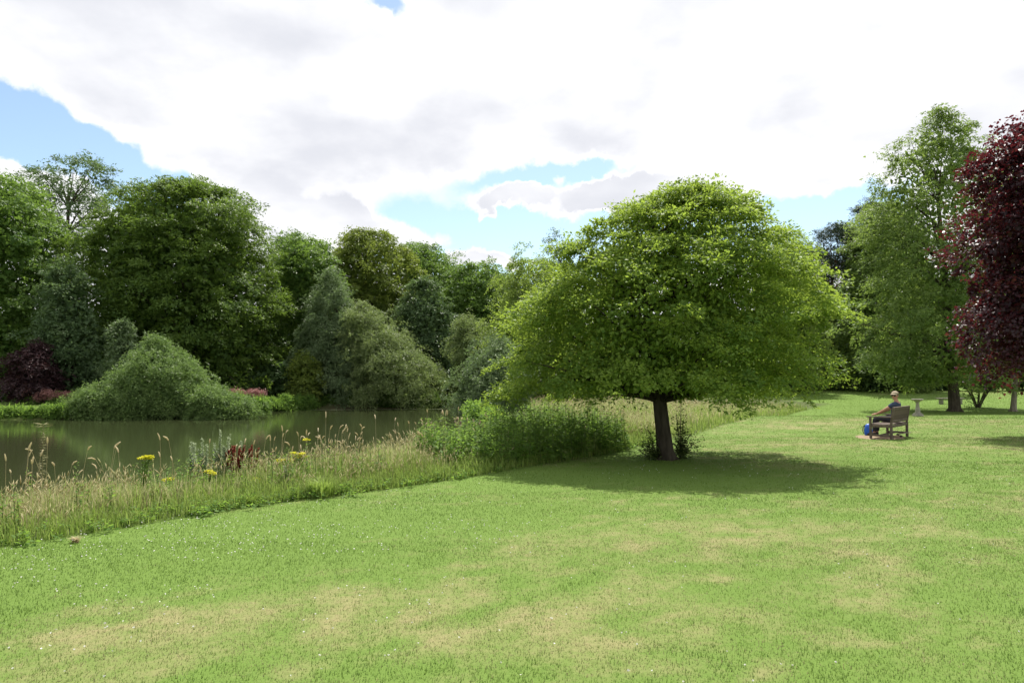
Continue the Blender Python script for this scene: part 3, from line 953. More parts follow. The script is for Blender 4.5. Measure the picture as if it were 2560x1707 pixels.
cells += [(x, 51.5 + rng.uniform(-0.5, 0.5), 0.75, 0.3, 0.3, 0.4) for x in np.arange(-21.2, -18.4, 0.5)]
o = scatter_mass('willowherb_bank', 'dusky rose flower spikes above the far bank beside the willow bush', cells, 'rosered', 0.3, 6, 9, 0.16, 0.035, flat=0.9, sway=0.9, core=0)
o['category'] = 'flowers'



# ------------------------------------------------------------------ grass
def blades(p, h, w, lean, az, seg=1):
    """tapered grass blades; seg 1 = one triangle, seg 2 = a quad and a triangle, bent over"""
    n = len(p)
    side = np.stack([np.cos(az), np.sin(az), np.zeros(n)], 1)
    fw = np.stack([-np.sin(az), np.cos(az), np.zeros(n)], 1)
    if seg == 1:
        tip = p + fw * (h * lean)[:, None] + np.array([0, 0, 1.]) * (h * np.sqrt(np.maximum(1 - lean ** 2, 0.02)))[:, None]
        v = np.stack([p - side * (w / 2)[:, None], p + side * (w / 2)[:, None], tip], 1).reshape(-1, 3)
        return v, None, np.arange(n * 3).reshape(-1, 3)
    mid = p + fw * (h * lean * 0.28)[:, None] + np.array([0, 0, 1.]) * (h * 0.58)[:, None]
    tip = p + fw * (h * lean)[:, None] + np.array([0, 0, 1.]) * (h * (1 - 0.35 * lean))[:, None]
    v = np.stack([p - side * (w / 2)[:, None], p + side * (w / 2)[:, None], mid + side * (w * 0.38)[:, None], mid - side * (w * 0.38)[:, None], tip], 1).reshape(-1, 3)
    b = np.arange(n)[:, None] * 5
    return v, b + np.array([[0, 1, 2, 3]]), b + np.array([[3, 2, 4]])


def lawn_grass():
    P = []
    for lo, hi, dens in ((2.9, 5, 4300), (5, 7, 3000), (7, 10, 1700), (10, 14, 950), (14, 20, 480), (20, 34, 190), (34, 70, 45)):
        xa, xb = -0.80 * hi - 0.6, 0.80 * hi + 0.6
        n = int((xb - xa) * (hi - lo) * dens)
        q = np.stack([rng.uniform(xa, xb, n), rng.uniform(lo, hi, n)], 1)
        q = q[np.abs(q[:, 0]) < 0.80 * q[:, 1] + 0.6]
        P.append(q)
    q = np.concatenate(P)
    q = q[(poly_sdf(q[:, 0], q[:, 1], MEADOW) > -0.12) & (poly_sdf(q[:, 0], q[:, 1], LAKE) > 1.0)]
    q = q[~((q[:, 0] < 3) & (q[:, 1] > 21)) & ~((q[:, 0] < 9) & (q[:, 1] > 34))]
    x, y = q[:, 0], q[:, 1]
    n = len(q)
    z = ground_z(x, y) - 0.004
    d = np.hypot(x, y)
    dry = dryness(x, y)
    tuft = fbm(x, y, 5.0, 77, 2)
    h = (0.012 + 0.014 * rng.random(n)) * (0.75 + 0.5 * tuft) * (1.12 - 0.45 * dry) * (1 + 0.02 * d)
    w = (0.0042 + 0.0022 * rng.random(n)) * np.maximum(1, d / 5.5) ** 0.8
    v, _, t = blades(np.stack([x, y, z], 1), h, w, rng.uniform(0.1, 0.9, n), rng.uniform(0, 6.283, n))
    fd = np.clip(np.where(rng.random(n) < dry * 1.05 - 0.06, 0.75 + 0.3 * rng.random(n), dry * 0.35), 0, 1)
    tint = np.clip(0.5 + 0.45 * (fbm(x, y, 1.1, 51, 3) - 0.5) * 2 + rng.normal(0, 0.15, n) + 0.5 * sstep(y, 33, 38), 0, 1)
    me = make_mesh('lawn_grass', v, None, t, {'tint': tint, 'dry': fd})
    tag(link('lawn_grass', me, M['lawn']), 'short mown lawn grass, green with straw coloured dry patches', 'grass', kind='stuff')


lawn_grass()


def meadow_points(n, box, margin=0.0):
    q = np.stack([rng.uniform(box[0], box[1], n), rng.uniform(box[2], box[3], n)], 1)
    q = q[poly_sdf(q[:, 0], q[:, 1], MEADOW) < -margin]
    return q[np.abs(q[:, 0]) < 0.86 * q[:, 1] + 1.5]


NETTLE = [(-1.2, 12.0), (0.3, 13.1), (1.3, 14.3), (2.3, 15.8), (2.8, 16.8), (2.6, 18.5), (0.5, 19.5), (-1.4, 17.5), (-2.4, 14.5)]


def nettleness(x, y):
    return 1 - sstep(poly_sdf(x, y, NETTLE), -0.4, 0.5)


def seed_heads(base, h, lean, az, hl, hw):
    """thin stem with a spindle head leaning over: stem triangle pair and a 4-sided head"""
    n = len(base)
    fw = np.stack([np.cos(az), np.sin(az), np.zeros(n)], 1)
    up = np.array([0, 0, 1.])
    sd = np.stack([-np.sin(az + 0.6), np.cos(az + 0.6), np.zeros(n)], 1)
    neck = base + fw * (h * lean * 0.5)[:, None] + up * h[:, None]
    hd = norm(fw * (0.1 + lean * 1.5)[:, None] + up)
    tip = neck + hd * hl[:, None]
    ctr = neck + hd * (hl * 0.45)[:, None]
    s2 = norm(np.cross(hd, sd))
    wS = np.maximum(0.0025, hw * 0.2)[:, None]
    v = np.stack([base - sd * wS, base + sd * wS, neck + sd * wS * 0.7, neck - sd * wS * 0.7,
                  tip, ctr + sd * hw[:, None], ctr + s2 * hw[:, None], ctr - sd * hw[:, None], ctr - s2 * hw[:, None], neck], 1).reshape(-1, 3)
    b = np.arange(n)[:, None] * 10
    q = b + np.array([[0, 1, 2, 3]])
    t = np.concatenate([b + np.array([[f]]).reshape(1, 3) for f in ((4, 5, 6), (4, 6, 7), (4, 7, 8), (4, 8, 5), (9, 6, 5), (9, 7, 6), (9, 8, 7), (9, 5, 8))], 0)
    return v, q, t


def meadow_grass():
    V, Q, T, tq, dq, tt, dt = [], [], [], [], [], [], []
    n0 = 0

    def add(v, q, t, tint, dry, reps):
        nonlocal n0
        V.append(v)
        Q.append(q + n0)
        T.append(t + n0)
        n0 += len(v)
        tq.append(tint)
        dq.append(dry)
        tt.append(np.tile(tint, reps))
        dt.append(np.tile(dry, reps))

    # leafy blades
    for box, n in (((-12, -1, 5, 14), 125000), ((-3, 4, 10, 20), 60000), ((1, 20, 17, 46), 70000)):
        q = meadow_points(n, box)
        x, y = q.T
        s = -poly_sdf(x, y, MEADOW)
        net = nettleness(x, y)
        k = rng.random(len(x)) > net * 0.75
        x, y, s, net = x[k], y[k], s[k], net[k]
        n_ = len(x)
        grow = 0.45 * sstep(s, -0.1, 0.2) + 0.55 * sstep(s, 0.1, 0.9)
        tall = 0.8 + 0.5 * sstep(y, 9, 15)
        clump = fbm(x, y, 1.6, 91, 3)
        h = (0.10 + 0.36 * grow * tall) * (0.55 + 0.9 * clump) * rng.uniform(0.55, 1.2, n_)
        dry = 0.55 * sstep(fbm(x, y, 0.7, 5, 3), 0.36, 0.58) * sstep(s, 0.45, 0.85) + 0.06 * sstep(y, 18, 22)
        fd = np.where(rng.random(n_) < dry, rng.uniform(0.5, 0.9, n_), rng.uniform(0, 0.2, n_))
        w = (0.006 + 0.005 * rng.random(n_)) * np.maximum(1, np.hypot(x, y) / 11)
        v, a, b = blades(np.stack([x, y, ground_z(x, y) - 0.01], 1), h, w, rng.uniform(0.05, 0.75, n_), rng.uniform(0, 6.283, n_), 2)
        add(v, a, b, np.clip(rng.normal(0.45, 0.25, n_), 0, 1), fd, 1)
    # straw coloured flowering stems
    for box, n in (((-12, -1, 5, 14), 17000), ((-3, 4, 10, 20), 9000), ((1, 20, 17, 46), 9000)):
        q = meadow_points(n, box, 0.35)
        x, y = q.T
        s = -poly_sdf(x, y, MEADOW)
        k = (rng.random(len(x)) > nettleness(x, y) * 0.92) & (rng.random(len(x)) < 0.25 + 1.0 * 1.1 * sstep(fbm(x, y, 0.8, 5, 3), 0.43, 0.58) - 0.1)
        x, y, s = x[k], y[k], s[k]
        n_ = len(x)
        clump = fbm(x, y, 1.3, 66, 2)
        h = (0.22 + 0.34 * sstep(s, 0.2, 1.1)) * (0.75 + 0.4 * sstep(y, 9, 16)) * (0.6 + 0.8 * clump) * rng.uniform(0.75, 1.2, n_)
        sc = np.maximum(1, np.hypot(x, y) / 12)
        v, a, b = seed_heads(np.stack([x, y, ground_z(x, y) - 0.01], 1), h, rng.uniform(0.0, 0.75, n_), rng.uniform(0, 6.283, n_), rng.uniform(0.07, 0.14, n_), rng.uniform(0.004, 0.008, n_) * sc)
        add(v, a, b, np.clip(rng.normal(0.5, 0.25, n_), 0, 1), rng.uniform(0.6, 1.0, n_), 8)
    # a few tall fox-tailed stems standing clear of the rest
    TB = Tubes()
    for box, n, hh in (((-10, -2.5, 6, 12.5), 420, 0.74), ((-4, 0, 11, 17), 150, 0.86)):
        q = meadow_points(n, box, 0.9)
        q = q[fbm(q[:, 0], q[:, 1], 0.9, 123, 2) > 0.40]
        for x, y in q:
            h = hh * rng.uniform(0.7, 1.22)
            a = rng.uniform(0, 6.283)
            ln = abs(rng.normal(0.08, 0.22))
            fw = np.array((math.cos(a), math.sin(a), 0))
            b0 = np.array((x, y, gz(x, y) - 0.01))
            nk = b0 + fw * h * ln * 0.5 + (0, 0, h)
            hl = rng.uniform(0.06, 0.12)
            d1 = norm(fw * (0.08 + 2.2 * ln) + (0, 0, 1.0))
            d2 = norm(fw * (0.1 + 4.5 * ln) + (0, 0, 1.0 - 1.2 * ln))
            TB.add(np.array([b0, b0 * 0.5 + nk * 0.5 - fw * h * ln * 0.1, nk]), np.array([0.0022, 0.002, 0.0016]), 3)
            m1 = nk + d1 * hl * 0.5
            hw = rng.uniform(0.008, 0.0115)
            TB.add(np.array([nk, nk + d1 * hl * 0.14, m1, m1 + d2 * hl * 0.36, m1 + d2 * hl * 0.5]), np.array([0.3, 0.95, 1.0, 0.75, 0.15]) * hw, 5)
    vv, qq = np.concatenate(TB.v), np.concatenate(TB.q)
    V.append(vv)
    Q.append(qq + n0)
    n0 += len(vv)
    tq.append(np.full(len(qq), 0.85))
    dq.append(np.full(len(qq), 1.0))
    me = make_mesh('meadow_grass', np.concatenate(V), np.concatenate(Q), np.concatenate(T),
                   {'tint': np.concatenate(tq + tt), 'dry': np.concatenate(dq + dt)})
    tag(link('meadow_grass', me, M['meadow']), 'long unmown grass with straw coloured seed heads along the lake', 'grass', kind='stuff')


meadow_grass()


def stemmed(points, heights, leaf_n, L, W, spread, mat_leaf, name, label, top_taper=0.35, droop=0.2, kind='stuff', cat='weeds', lean=0.08):
    V, Tn, S = [], [], Tubes()
    for (x, y), h in zip(points, heights):
        z = float(ground_z(np.array([x]), np.array([y]))[0])
        b = np.array((x, y, z))
        tip = b + np.array((rng.normal(0, lean) * h, rng.normal(0, lean) * h, h))
        S.add(np.array([b, (b + tip) / 2 + rng.normal(0, 0.01, 3), tip]), np.array([0.005, 0.004, 0.002]), 3)
        f = rng.uniform(0.08, 1.0, leaf_n)
        p = b + (tip - b) * f[:, None]
        a = rng.uniform(0, 6.283, leaf_n)
        d = norm(np.stack([np.cos(a), np.sin(a), rng.normal(0.25 - droop, 0.35, leaf_n)], 1))
        nn = norm(np.array([0, 0, 1.]) + rng.normal(0, 0.35, (leaf_n, 3)))
        sz = (1 - (1 - top_taper) * f) * rng.uniform(0.7, 1.2, leaf_n)
        p = p + d * (spread * rng.random(leaf_n) * sz)[:, None]
        V.append(leaf_quads(p, d, nn, L * sz, W * sz))
        Tn.append(np.clip(0.25 + 0.35 * f + rng.normal(0, 0.2, leaf_n), 0, 1))
    return np.concatenate(V), np.concatenate(Tn), S


# the bed of tall leafy weeds in the lawn tree's shade
q = np.stack([rng.uniform(-2.2, 3.2, 3000), rng.uniform(11.5, 20, 3000)], 1)
q = q[(poly_sdf(q[:, 0], q[:, 1], NETTLE) < 0.1)][:1000]
v, t, S = stemmed(q, rng.uniform(0.6, 1.0, len(q)) * (0.62 + 0.75 * fbm(q[:, 0], q[:, 1], 1.1, 301, 3)) * (0.8 + 0.25 * sstep(q[:, 1], 12, 15)), 40, 0.15, 0.07, 0.08, 'nettle', '', '')
o = tag(link('tall_weeds', leaf_mesh('tall_weeds', v, t), M['nettle']), 'dense bed of tall leafy green weeds left of the lawn tree\'s trunk', 'weeds', kind='stuff')
link('stems', S.mesh('stems'), M['stem'], o)
# leafy weeds growing in clumps among the long grass
q = meadow_points(9000, (-9, 0, 6.5, 15), 0.5)
q = q[fbm(q[:, 0], q[:, 1], 0.9, 222, 2) > 0.56][:330]
v, t, S = stemmed(q, rng.uniform(0.3, 0.62, len(q)) * (0.8 + 0.03 * q[:, 1]), 30, 0.10, 0.04, 0.05, 'nettle', '', '')
o = tag(link('meadow_weeds', leaf_mesh('meadow_weeds', v, t), M['nettle']), 'green leafy weeds clumped among the long grass by the lake', 'weeds', kind='stuff')
link('stems', S.mesh('stems'), M['stem'], o)
# low broad leaves at the mown edge
e = []
for i in range(420):
    j = rng.integers(2, 9)
    u = rng.random()
    a, b = np.array(MEADOW[j]), np.array(MEADOW[j + 1])
    p = a + (b - a) * u + rng.normal(0, 0.14, 2) + np.array((-0.10, 0.12))
    e.append(p)
v, t, S = stemmed(np.array(e), rng.uniform(0.07, 0.2, len(e)), 14, 0.08, 0.045, 0.06, 'nettle', '', '', lean=0.3)
tag(link('edge_weeds', leaf_mesh('edge_weeds', v, t), M['nettle']), 'low broad leaved weeds along the edge of the mown lawn', 'weeds', kind='stuff')

# white clover heads dotted over the lawn
n = 1100
cx = np.concatenate([rng.normal(-3.0, 1.7, n), rng.uniform(-5, 9, 700)])
cy = np.concatenate([rng.normal(7.0, 1.5, n), rng.uniform(3.2, 13, 700)])
k = (poly_sdf(cx, cy, MEADOW) > -0.4) & (cy > 3.0) & (fbm(cx, cy, 1.2, 8, 2) > 0.46)
cx, cy = cx[k], cy[k]
p = np.stack([cx, cy, ground_z(cx, cy) + rng.uniform(0.025, 0.045, len(cx))], 1)
V, Tn = [], []
for i in range(4):
    a = rng.uniform(0, 6.283, len(p))
    d = norm(np.stack([np.cos(a), np.sin(a), rng.uniform(0.1, 1.2, len(p))], 1))
    nn = norm(rand_dirs(len(p)) + np.array([0, 0, 1]))
    sz = rng.uniform(0.7, 1.2, len(p))
    V.append(leaf_quads(p - d * 0.004, d, nn, 0.013 * sz, 0.011 * sz))
    Tn.append(rng.random(len(p)))
tag(link('clover_flowers', leaf_mesh('clover_flowers', np.concatenate(V), np.concatenate(Tn)), M['white']), 'tiny white clover heads dotted over the lawn', 'flowers', kind='stuff')


# ------------------------------------------------------------------ single plants in the meadow strip
def gz(x, y):
    return float(ground_z(np.array([x]), np.array([y]))[0])


def stand(px, d):
    x = (px - 512.0) / F * d
    return np.array((x, d, gz(x, d)))


def top_h(px, py, d):
    return at(px, py, d)[2]


def plant_stems(tips, base, r=0.006):
    S = Tubes()
    for tp in tips:
        S.add(bezier(base, base * 0.5 + tp * 0.5 + np.array((*(base - tp)[:2] * 0.25, 0.05)), tp, 5), np.array([r, r * 0.9, r * 0.8, r * 0.7, r * 0.5]), 5)
    return S


def leaves_on(tips, base, n, L, W, lo=0.1, hi=0.95, up=0.4):
    V, T = [], []
    for tp in tips:
        f = rng.uniform(lo, hi, n)
        p = base + (tp - base) * f[:, None]
        a = rng.uniform(0, 6.283, n)
        d = norm(np.stack([np.cos(a), np.sin(a), rng.normal(up, 0.3, n)], 1))
        nn = norm(np.array([0, 0, 1.]) + rng.normal(0, 0.4, (n, 3)))
        sz = rng.uniform(0.6, 1.2, n) * (1.1 - 0.5 * f)
        V.append(leaf_quads(p, d, nn, L * sz, W * sz))
        T.append(np.clip(rng.normal(0.5, 0.22, n), 0, 1))
    return np.concatenate(V), np.concatenate(T)


def ragwort(px, py, d, width, nst, label):
    b = stand(px, d)
    z = top_h(px, py, d)
    tips = [np.array((b[0] + rng.uniform(-1, 1) * width / 2, b[1] + rng.uniform(-0.6, 0.6) * width / 2, z + rng.uniform(-0.05, 0.02))) for _ in range(nst)]
    o = empty('ragwort', b, label, 'wildflower', group='yellow ragworts in the meadow strip')
    S = plant_stems(tips, b)
    link('stem', _shift(S.mesh('stem'), b), M['stem'], o)
    v, t = leaves_on(tips, b, 30, 0.12, 0.035)
    link('foliage', leaf_mesh('foliage', v - b, t), M['nettle'], o)
    for tp in tips:
        V, T = [], []
        k = 46
        a = rng.uniform(0, 6.283, k)
        rr = np.sqrt(rng.random(k)) * 0.06
        c = tp + np.stack([np.cos(a) * rr, np.sin(a) * rr, rng.uniform(-0.012, 0.018, k) - rr * 0.2], 1)
        for j in range(3):
            a2 = rng.uniform(0, 6.283, k)
            dd = norm(np.stack([np.cos(a2), np.sin(a2), np.full(k, 0.25)], 1))
            nn = norm(np.array([0, 0, 1.]) + rng.normal(0, 0.3, (k, 3)))
            V.append(leaf_quads(c - dd * 0.012, dd, nn, np.full(k, 0.026), np.full(k, 0.015)))
            T.append(rng.random(k))
        link('flower_head', leaf_mesh('flower_head', np.concatenate(V) - b, np.concatenate(T)), M['yellow'], o)


ragwort(148, 456, 9.4, 0.20, 6, 'yellow ragwort standing among straw grass, nearest the tall spiky stem')
ragwort(213, 470, 9.7, 0.12, 4, 'yellow ragwort low in front of the silvery mugwort')
ragwort(286, 458, 10.9, 0.24, 8, 'yellow ragwort between the rust red dock and the tall thin one')
ragwort(299, 453, 11.0, 0.22, 8, 'fullest yellow ragwort right of the rust red dock')
ragwort(308, 438, 10.6, 0.05, 1, 'tallest thinnest ragwort with a single greenish yellow head')
ragwort(172, 477, 9.2, 0.06, 2, 'short ragwort half sunk in straw grass')
ragwort(261, 478, 9.9, 0.06, 2, 'small low ragwort below the rust red dock')


def mugwort(px, py, d, label, nst=3, spread=0.12):
    b = stand(px, d)
    z = top_h(px, py, d)
    o = empty('mugwort', b, label, 'wild plant', group='silvery mugwort plants by the lake')
    tips = [np.array((b[0] + rng.uniform(-1, 1) * spread, b[1] + rng.uniform(-1, 1) * spread, z - rng.uniform(0, 0.2) * (i > 0))) for i in range(nst)]
    link('stem', _shift(plant_stems(tips, b, 0.005).mesh('stem'), b), M['stem'], o)
    v, t = leaves_on(tips, b, 60, 0.10, 0.03, 0.05, 0.75)
    v2, t2 = leaves_on(tips, b, 170, 0.055, 0.026, 0.45, 1.0, 0.9)
    link('foliage', leaf_mesh('foliage', np.concatenate([v, v2]) - b, np.concatenate([t, np.clip(t2 + 0.3, 0, 1)])), M['mugwort'], o)


mugwort(196, 442, 10.0, 'silvery mugwort clump nearest the yellow ragwort in straw grass', 4, 0.09)
mugwort(207, 438, 10.2, 'middle silvery mugwort spike of the row by the water', 3, 0.06)
mugwort(221, 430, 10.3, 'tallest silvery mugwort in the row by the water', 3, 0.06)
mugwort(228, 434, 10.3, 'silvery mugwort just left of the rust red dock', 4, 0.06)
mugwort(243, 441, 10.4, 'lone slender mugwort between the two rust red docks', 1, 0.03)
mugwort(290, 466, 10.2, 'short dark mugwort in front of the yellow ragworts', 3, 0.08)


def dock(px, py, d, label, nst):
    b = stand(px, d)
    z = top_h(px, py, d)
    o = empty('dock_plant', b, label, 'wild plant', group='rust red docks by the lake')
    tips = [np.array((b[0] + rng.uniform(-1, 1) * 0.13, b[1] + rng.uniform(-1, 1) * 0.1, z - rng.uniform(0, 0.10))) for _ in range(nst)]
    link('stem', _shift(plant_stems(tips, b, 0.006).mesh('stem'), b), M['rust'], o)
    v, t = leaves_on(tips, b, 520, 0.036, 0.026, 0.35, 1.0, 0.5)
    link('seed_heads', leaf_mesh('seed_heads', v - b, t), M['rust'], o)
    v, t = leaves_on(tips, b, 4, 0.2, 0.06, 0.03, 0.3)
    link('foliage', leaf_mesh('foliage', v - b, t), M['nettle'], o)


dock(237, 445, 10.3, 'rust red dock in dense seed beside the silvery mugwort', 13)
dock(252, 443, 10.5, 'rust red dock with its tall spike apart, nearer the ragworts', 4)
dock(322, 476, 10.6, 'small rust red dock beside the bright grass tussock', 2)


def spiky_stem():
    d = 8.9
    b = stand(46, d)
    z = top_h(46, 424, d)
    o = empty('tall_weed_stem', b, 'tall single dry stem ringed with whorls, standing against the water', 'wild plant')
    tip = np.array((b[0] - 0.0, b[1], z))
    S = Tubes()
    S.add(np.array([b, b * 0.6 + tip * 0.4 + (0.01, 0, 0), tip]), np.array([0.006, 0.005, 0.003]), 6)
    link('stem', _shift(S.mesh('stem'), b), M['meadowstem'], o)
    for i, f in enumerate(np.linspace(0.35, 1.0, 24)):
        k = 7 if i < 22 else 12
        a = rng.uniform(0, 6.283, k)
        dd = norm(np.stack([np.cos(a), np.sin(a), np.full(k, 0.12) + rng.normal(0, 0.15, k)], 1))
        nn = norm(np.array([0, 0, 1.]) + rng.normal(0, 0.2, (k, 3)))
        L = np.full(k, (0.075 if i % 5 == 0 else 0.05) * (1.25 - 0.5 * f) if i < 22 else 0.12)
        link('whorl', leaf_mesh('whorl', leaf_quads((tip - b) * f + dd * 0.004, dd, nn, L, np.full(k, 0.011)), rng.random(k)), M['meadowstem'], o)


M['meadowstem'] = leaf_mat('stem_straw', (0.20, 0.19, 0.09), (0.36, 0.34, 0.17), (0.3, 0.3, 0.12), 0.2)
spiky_stem()


def tussock(px, d, r, h, n, label):
    b = stand(px, d)
    a = rng.uniform(0, 6.283, n)
    rr = np.sqrt(rng.random(n)) * r * 0.45
    p = np.stack([np.cos(a) * rr, np.sin(a) * rr, np.zeros(n) - 0.01], 1)
    v, q, t = blades(p, h * rng.uniform(0.5, 1.1, n), rng.uniform(0.006, 0.011, n), rng.uniform(0.3, 0.95, n), a - math.pi / 2 + rng.normal(0, 0.4, n), 2)
    me = make_mesh('grass_tussock', v, q, t, {'tint': np.tile(np.clip(rng.normal(0.75, 0.2, n), 0, 1), 2), 'dry': np.tile(rng.uniform(0, 0.1, n), 2)})
    tag(link('grass_tussock', me, M['meadow'], None, b), label, 'grass', group='bright tussocks at the lawn\'s edge')


tussock(324, 9.75, 0.34, 0.36, 420, 'largest bright green grass tussock at the mown edge, below the ragworts')
tussock(253, 9.0, 0.22, 0.2, 260, 'low bright green tussock nearer the rust red docks')


b = stand(82, 6.95)
n_ = 160
a = rng.uniform(0, 6.283, n_)
p = np.stack([np.cos(a), np.sin(a) * 0.6, np.zeros(n_)], 1) * (rng.random(n_) * 0.035)[:, None]
v, q, t = blades(p, rng.uniform(0.04, 0.09, n_), rng.uniform(0.004, 0.008, n_), rng.uniform(0.6, 1.3, n_), rng.uniform(0, 6.283, n_), 2)
tag(link('dead_grass', make_mesh('dead_grass', v, q, t, {'tint': np.tile(rng.random(n_), 2), 'dry': np.ones(2 * n_)}), M['meadow'], None, b), 'small clump of dead straw at the edge of the mown lawn', 'grass')


def willowherb(px, py, d, label):
    b = stand(px, d)
    z = top_h(px, py, d)
    o = empty('willowherb', b, label, 'wildflower', group='purplish willowherbs by the water')
    tips = [np.array((b[0] + rng.uniform(-1, 1) * 0.14, b[1] + rng.uniform(-1, 1) * 0.12, z - rng.uniform(0, 0.14))) for _ in range(4)]
    link('stem', _shift(plant_stems(tips, b, 0.005).mesh('stem'), b), M['stem'], o)
    v, t = leaves_on(tips, b, 60, 0.11, 0.03, 0.1, 0.85)
    link('foliage', leaf_mesh('foliage', v - b, t), M['nettle'], o)
    for tp in tips:
        v, t = leaves_on([tp], b, 40, 0.05, 0.03, 0.86, 1.0, 0.6)
        link('flower_spike', leaf_mesh('flower_spike', v - b, t), M['pink'], o)


willowherb(434, 420, 14.2, 'purplish willowherb nearest the open water')
willowherb(459, 417, 15.0, 'purplish willowherb at the left end of the shaded weeds')
willowherb(478, 418, 15.3, 'purplish willowherb over the middle of the shaded weeds')
willowherb(556, 414, 17.6, 'purplish willowherb under the lawn tree\'s lower boughs')


# sucker shoots round the foot of the lawn tree
def suckers(px, d, tips, label):
    b = stand(px, d)
    o = empty('sucker_shoot', b, label, 'shrub', group='sucker shoots round the lawn tree')
    tp = [at(*q) for q in tips]
    link('stem', _shift(plant_stems(tp, b, 0.009).mesh('stem'), b), M['bark'], o)
    V, T = [], []
    for t_ in tp:
        v, t = leaves_on([t_], b, 240, 0.075, 0.045, 0.12, 1.0, 0.1)
        v = v + np.repeat(rng.normal(0, 0.065, (len(v) // 4, 3)), 4, 0)
        V.append(v)
        T.append(t)
    link('foliage', leaf_mesh('foliage', np.concatenate(V) - b, np.concatenate(T)), M['sprig'], o)


suckers(679, 14.3, [(681, 402, 14.5), (684, 418, 14.4), (700, 440, 14.3), (692, 432, 14.0), (676, 412, 14.5), (683, 440, 14.2)], 'leafy sucker shoot right of the lawn tree\'s trunk')
suckers(655, 14.1, [(641, 440, 14.0), (648, 428, 14.2), (652, 444, 13.9), (643, 448, 14.2)], 'low leafy sucker shoot left of the lawn tree\'s trunk')


# ------------------------------------------------------------------ box helpers for made things
def box_bm(bm, c, s, rot=None, bev=0.004):
    r = bmesh.ops.create_cube(bm, size=1.0)
    vs = r['verts']
    mt = Matrix.Translation(Vector(c)) @ (rot if rot is not None else Matrix.Identity(4)) @ Matrix.Diagonal((*s, 1.0))
    bmesh.ops.transform(bm, matrix=mt, verts=vs)
    if bev:
        ed = list({e for v in vs for e in v.link_edges})
        bmesh.ops.bevel(bm, geom=ed, offset=bev, segments=1, affect='EDGES', profile=0.5)


def box_obj(name, c, s, mat, parent, rot=None, bev=0.004):
    bm = bmesh.new()
    box_bm(bm, (0, 0, 0), s, rot, bev)
    me = bpy.data.meshes.new(name)
    bm.to_mesh(me)
    bm.free()
    return link(name, me, mat, parent, c)


def lathe(name, prof, mat, parent=None, sides=24, loc=(0, 0, 0)):
    prof = np.asarray(prof, float)
    th = np.arange(sides) * 2 * math.pi / sides
    v = np.stack([prof[:, None, 0] * np.cos(th), prof[:, None, 0] * np.sin(th), np.repeat(prof[:, 1:2], sides, 1)], -1).reshape(-1, 3)
    i = np.arange(len(prof) * sides).reshape(len(prof), sides)
    nx = np.roll(i, -1, 1)
    q = np.stack([i[:-1], nx[:-1], nx[1:], i[1:]], -1).reshape(-1, 4)
    return link(name, make_mesh(name, v, q, smooth=True), mat, parent, loc)


# ------------------------------------------------------------------ bench
M['wood'] = plain_mat('weathered_wood', (0.150, 0.118, 0.094), (0.088, 0.066, 0.053), 14, 0.75, 0.25, 0.4, 60, (1, 1, 1))
BC = np.array((10.84, 19.74, 0.0))
BC[2] = gz(BC[0], BC[1])
BRZ = R(48)
bench = empty('garden_bench', BC, 'weathered wooden garden bench turned three quarters away, man sitting on it', 'bench', BRZ)
LX = 0.93
TILT = Matrix.Rotation(R(9), 4, 'X')
for sx in (-1, 1):
    x = sx * (LX - 0.035)
    box_obj('leg', (x, 0.26, 0.30), (0.06, 0.06, 0.62), M['wood'], bench)
    box_obj('leg', (x, -0.26, 0.21), (0.06, 0.065, 0.44), M['wood'], bench)
    box_obj('back_post', (x, -0.295, 0.655), (0.06, 0.055, 0.50), M['wood'], bench, TILT)
    box_obj('armrest', (x, 0.02, 0.63), (0.075, 0.66, 0.032), M['wood'], bench)
    box_obj('stretcher', (x, 0, 0.12), (0.035, 0.46, 0.055), M['wood'], bench)
    box_obj('side_rail', (x, 0, 0.375), (0.035, 0.46, 0.07), M['wood'], bench)
box_obj('front_rail', (0, 0.262, 0.375), (2 * LX - 0.13, 0.03, 0.075), M['wood'], bench)
box_obj('rear_rail', (0, -0.262, 0.375), (2 * LX - 0.13, 0.03, 0.075), M['wood'], bench)
box_obj('cross_rail', (0, 0.0, 0.13), (2 * LX - 0.11, 0.035, 0.05), M['wood'], bench)
for i in range(6):
    box_obj('seat_slat', (0, -0.195 + i * 0.083, 0.427 - 0.012 * math.sin(i / 5 * math.pi)), (2 * LX - 0.135, 0.068, 0.022), M['wood'], bench)
box_obj('lower_back_rail', (0, -0.272, 0.505), (2 * LX - 0.13, 0.035, 0.065), M['wood'], bench, TILT)
box_obj('top_rail', (0, -0.329, 0.865), (2 * LX - 0.13, 0.04, 0.085), M['wood'], bench, TILT)
for i in range(21):
    box_obj('back_slat', (-0.80 + i * 1.60 / 20, -0.300, 0.682), (0.044, 0.016, 0.285), M['wood'], bench, TILT, 0.002)

# worn earth under the bench
ang = np.linspace(0, 2 * math.pi, 40, endpoint=False)
ca, sa = math.cos(BRZ), math.sin(BRZ)
rx = (0.92 + 0.16 * rng.random(40))
ex, ey = np.cos(ang) * rx * 1.15, np.sin(ang) * rx * 0.66 + 0.24
wxx, wyy = BC[0] + ca * ex - sa * ey, BC[1] + sa * ex + ca * ey
cxx, cyy = BC[0] - sa * 0.22, BC[1] + ca * 0.22
vv = [(cxx, cyy, gz(cxx, cyy) + 0.03)]
for fr, dz in ((0.55, 0.028), (0.85, 0.018), (1.0, -0.02)):
    X_, Y_ = cxx + (wxx - cxx) * fr, cyy + (wyy - cyy) * fr
    vv += list(zip(X_, Y_, ground_z(X_, Y_) + dz + (0 if fr == 1 else 1) * rng.uniform(-0.004, 0.004, 40)))
tr_ = [(0, 1 + i, 1 + (i + 1) % 40) for i in range(40)]
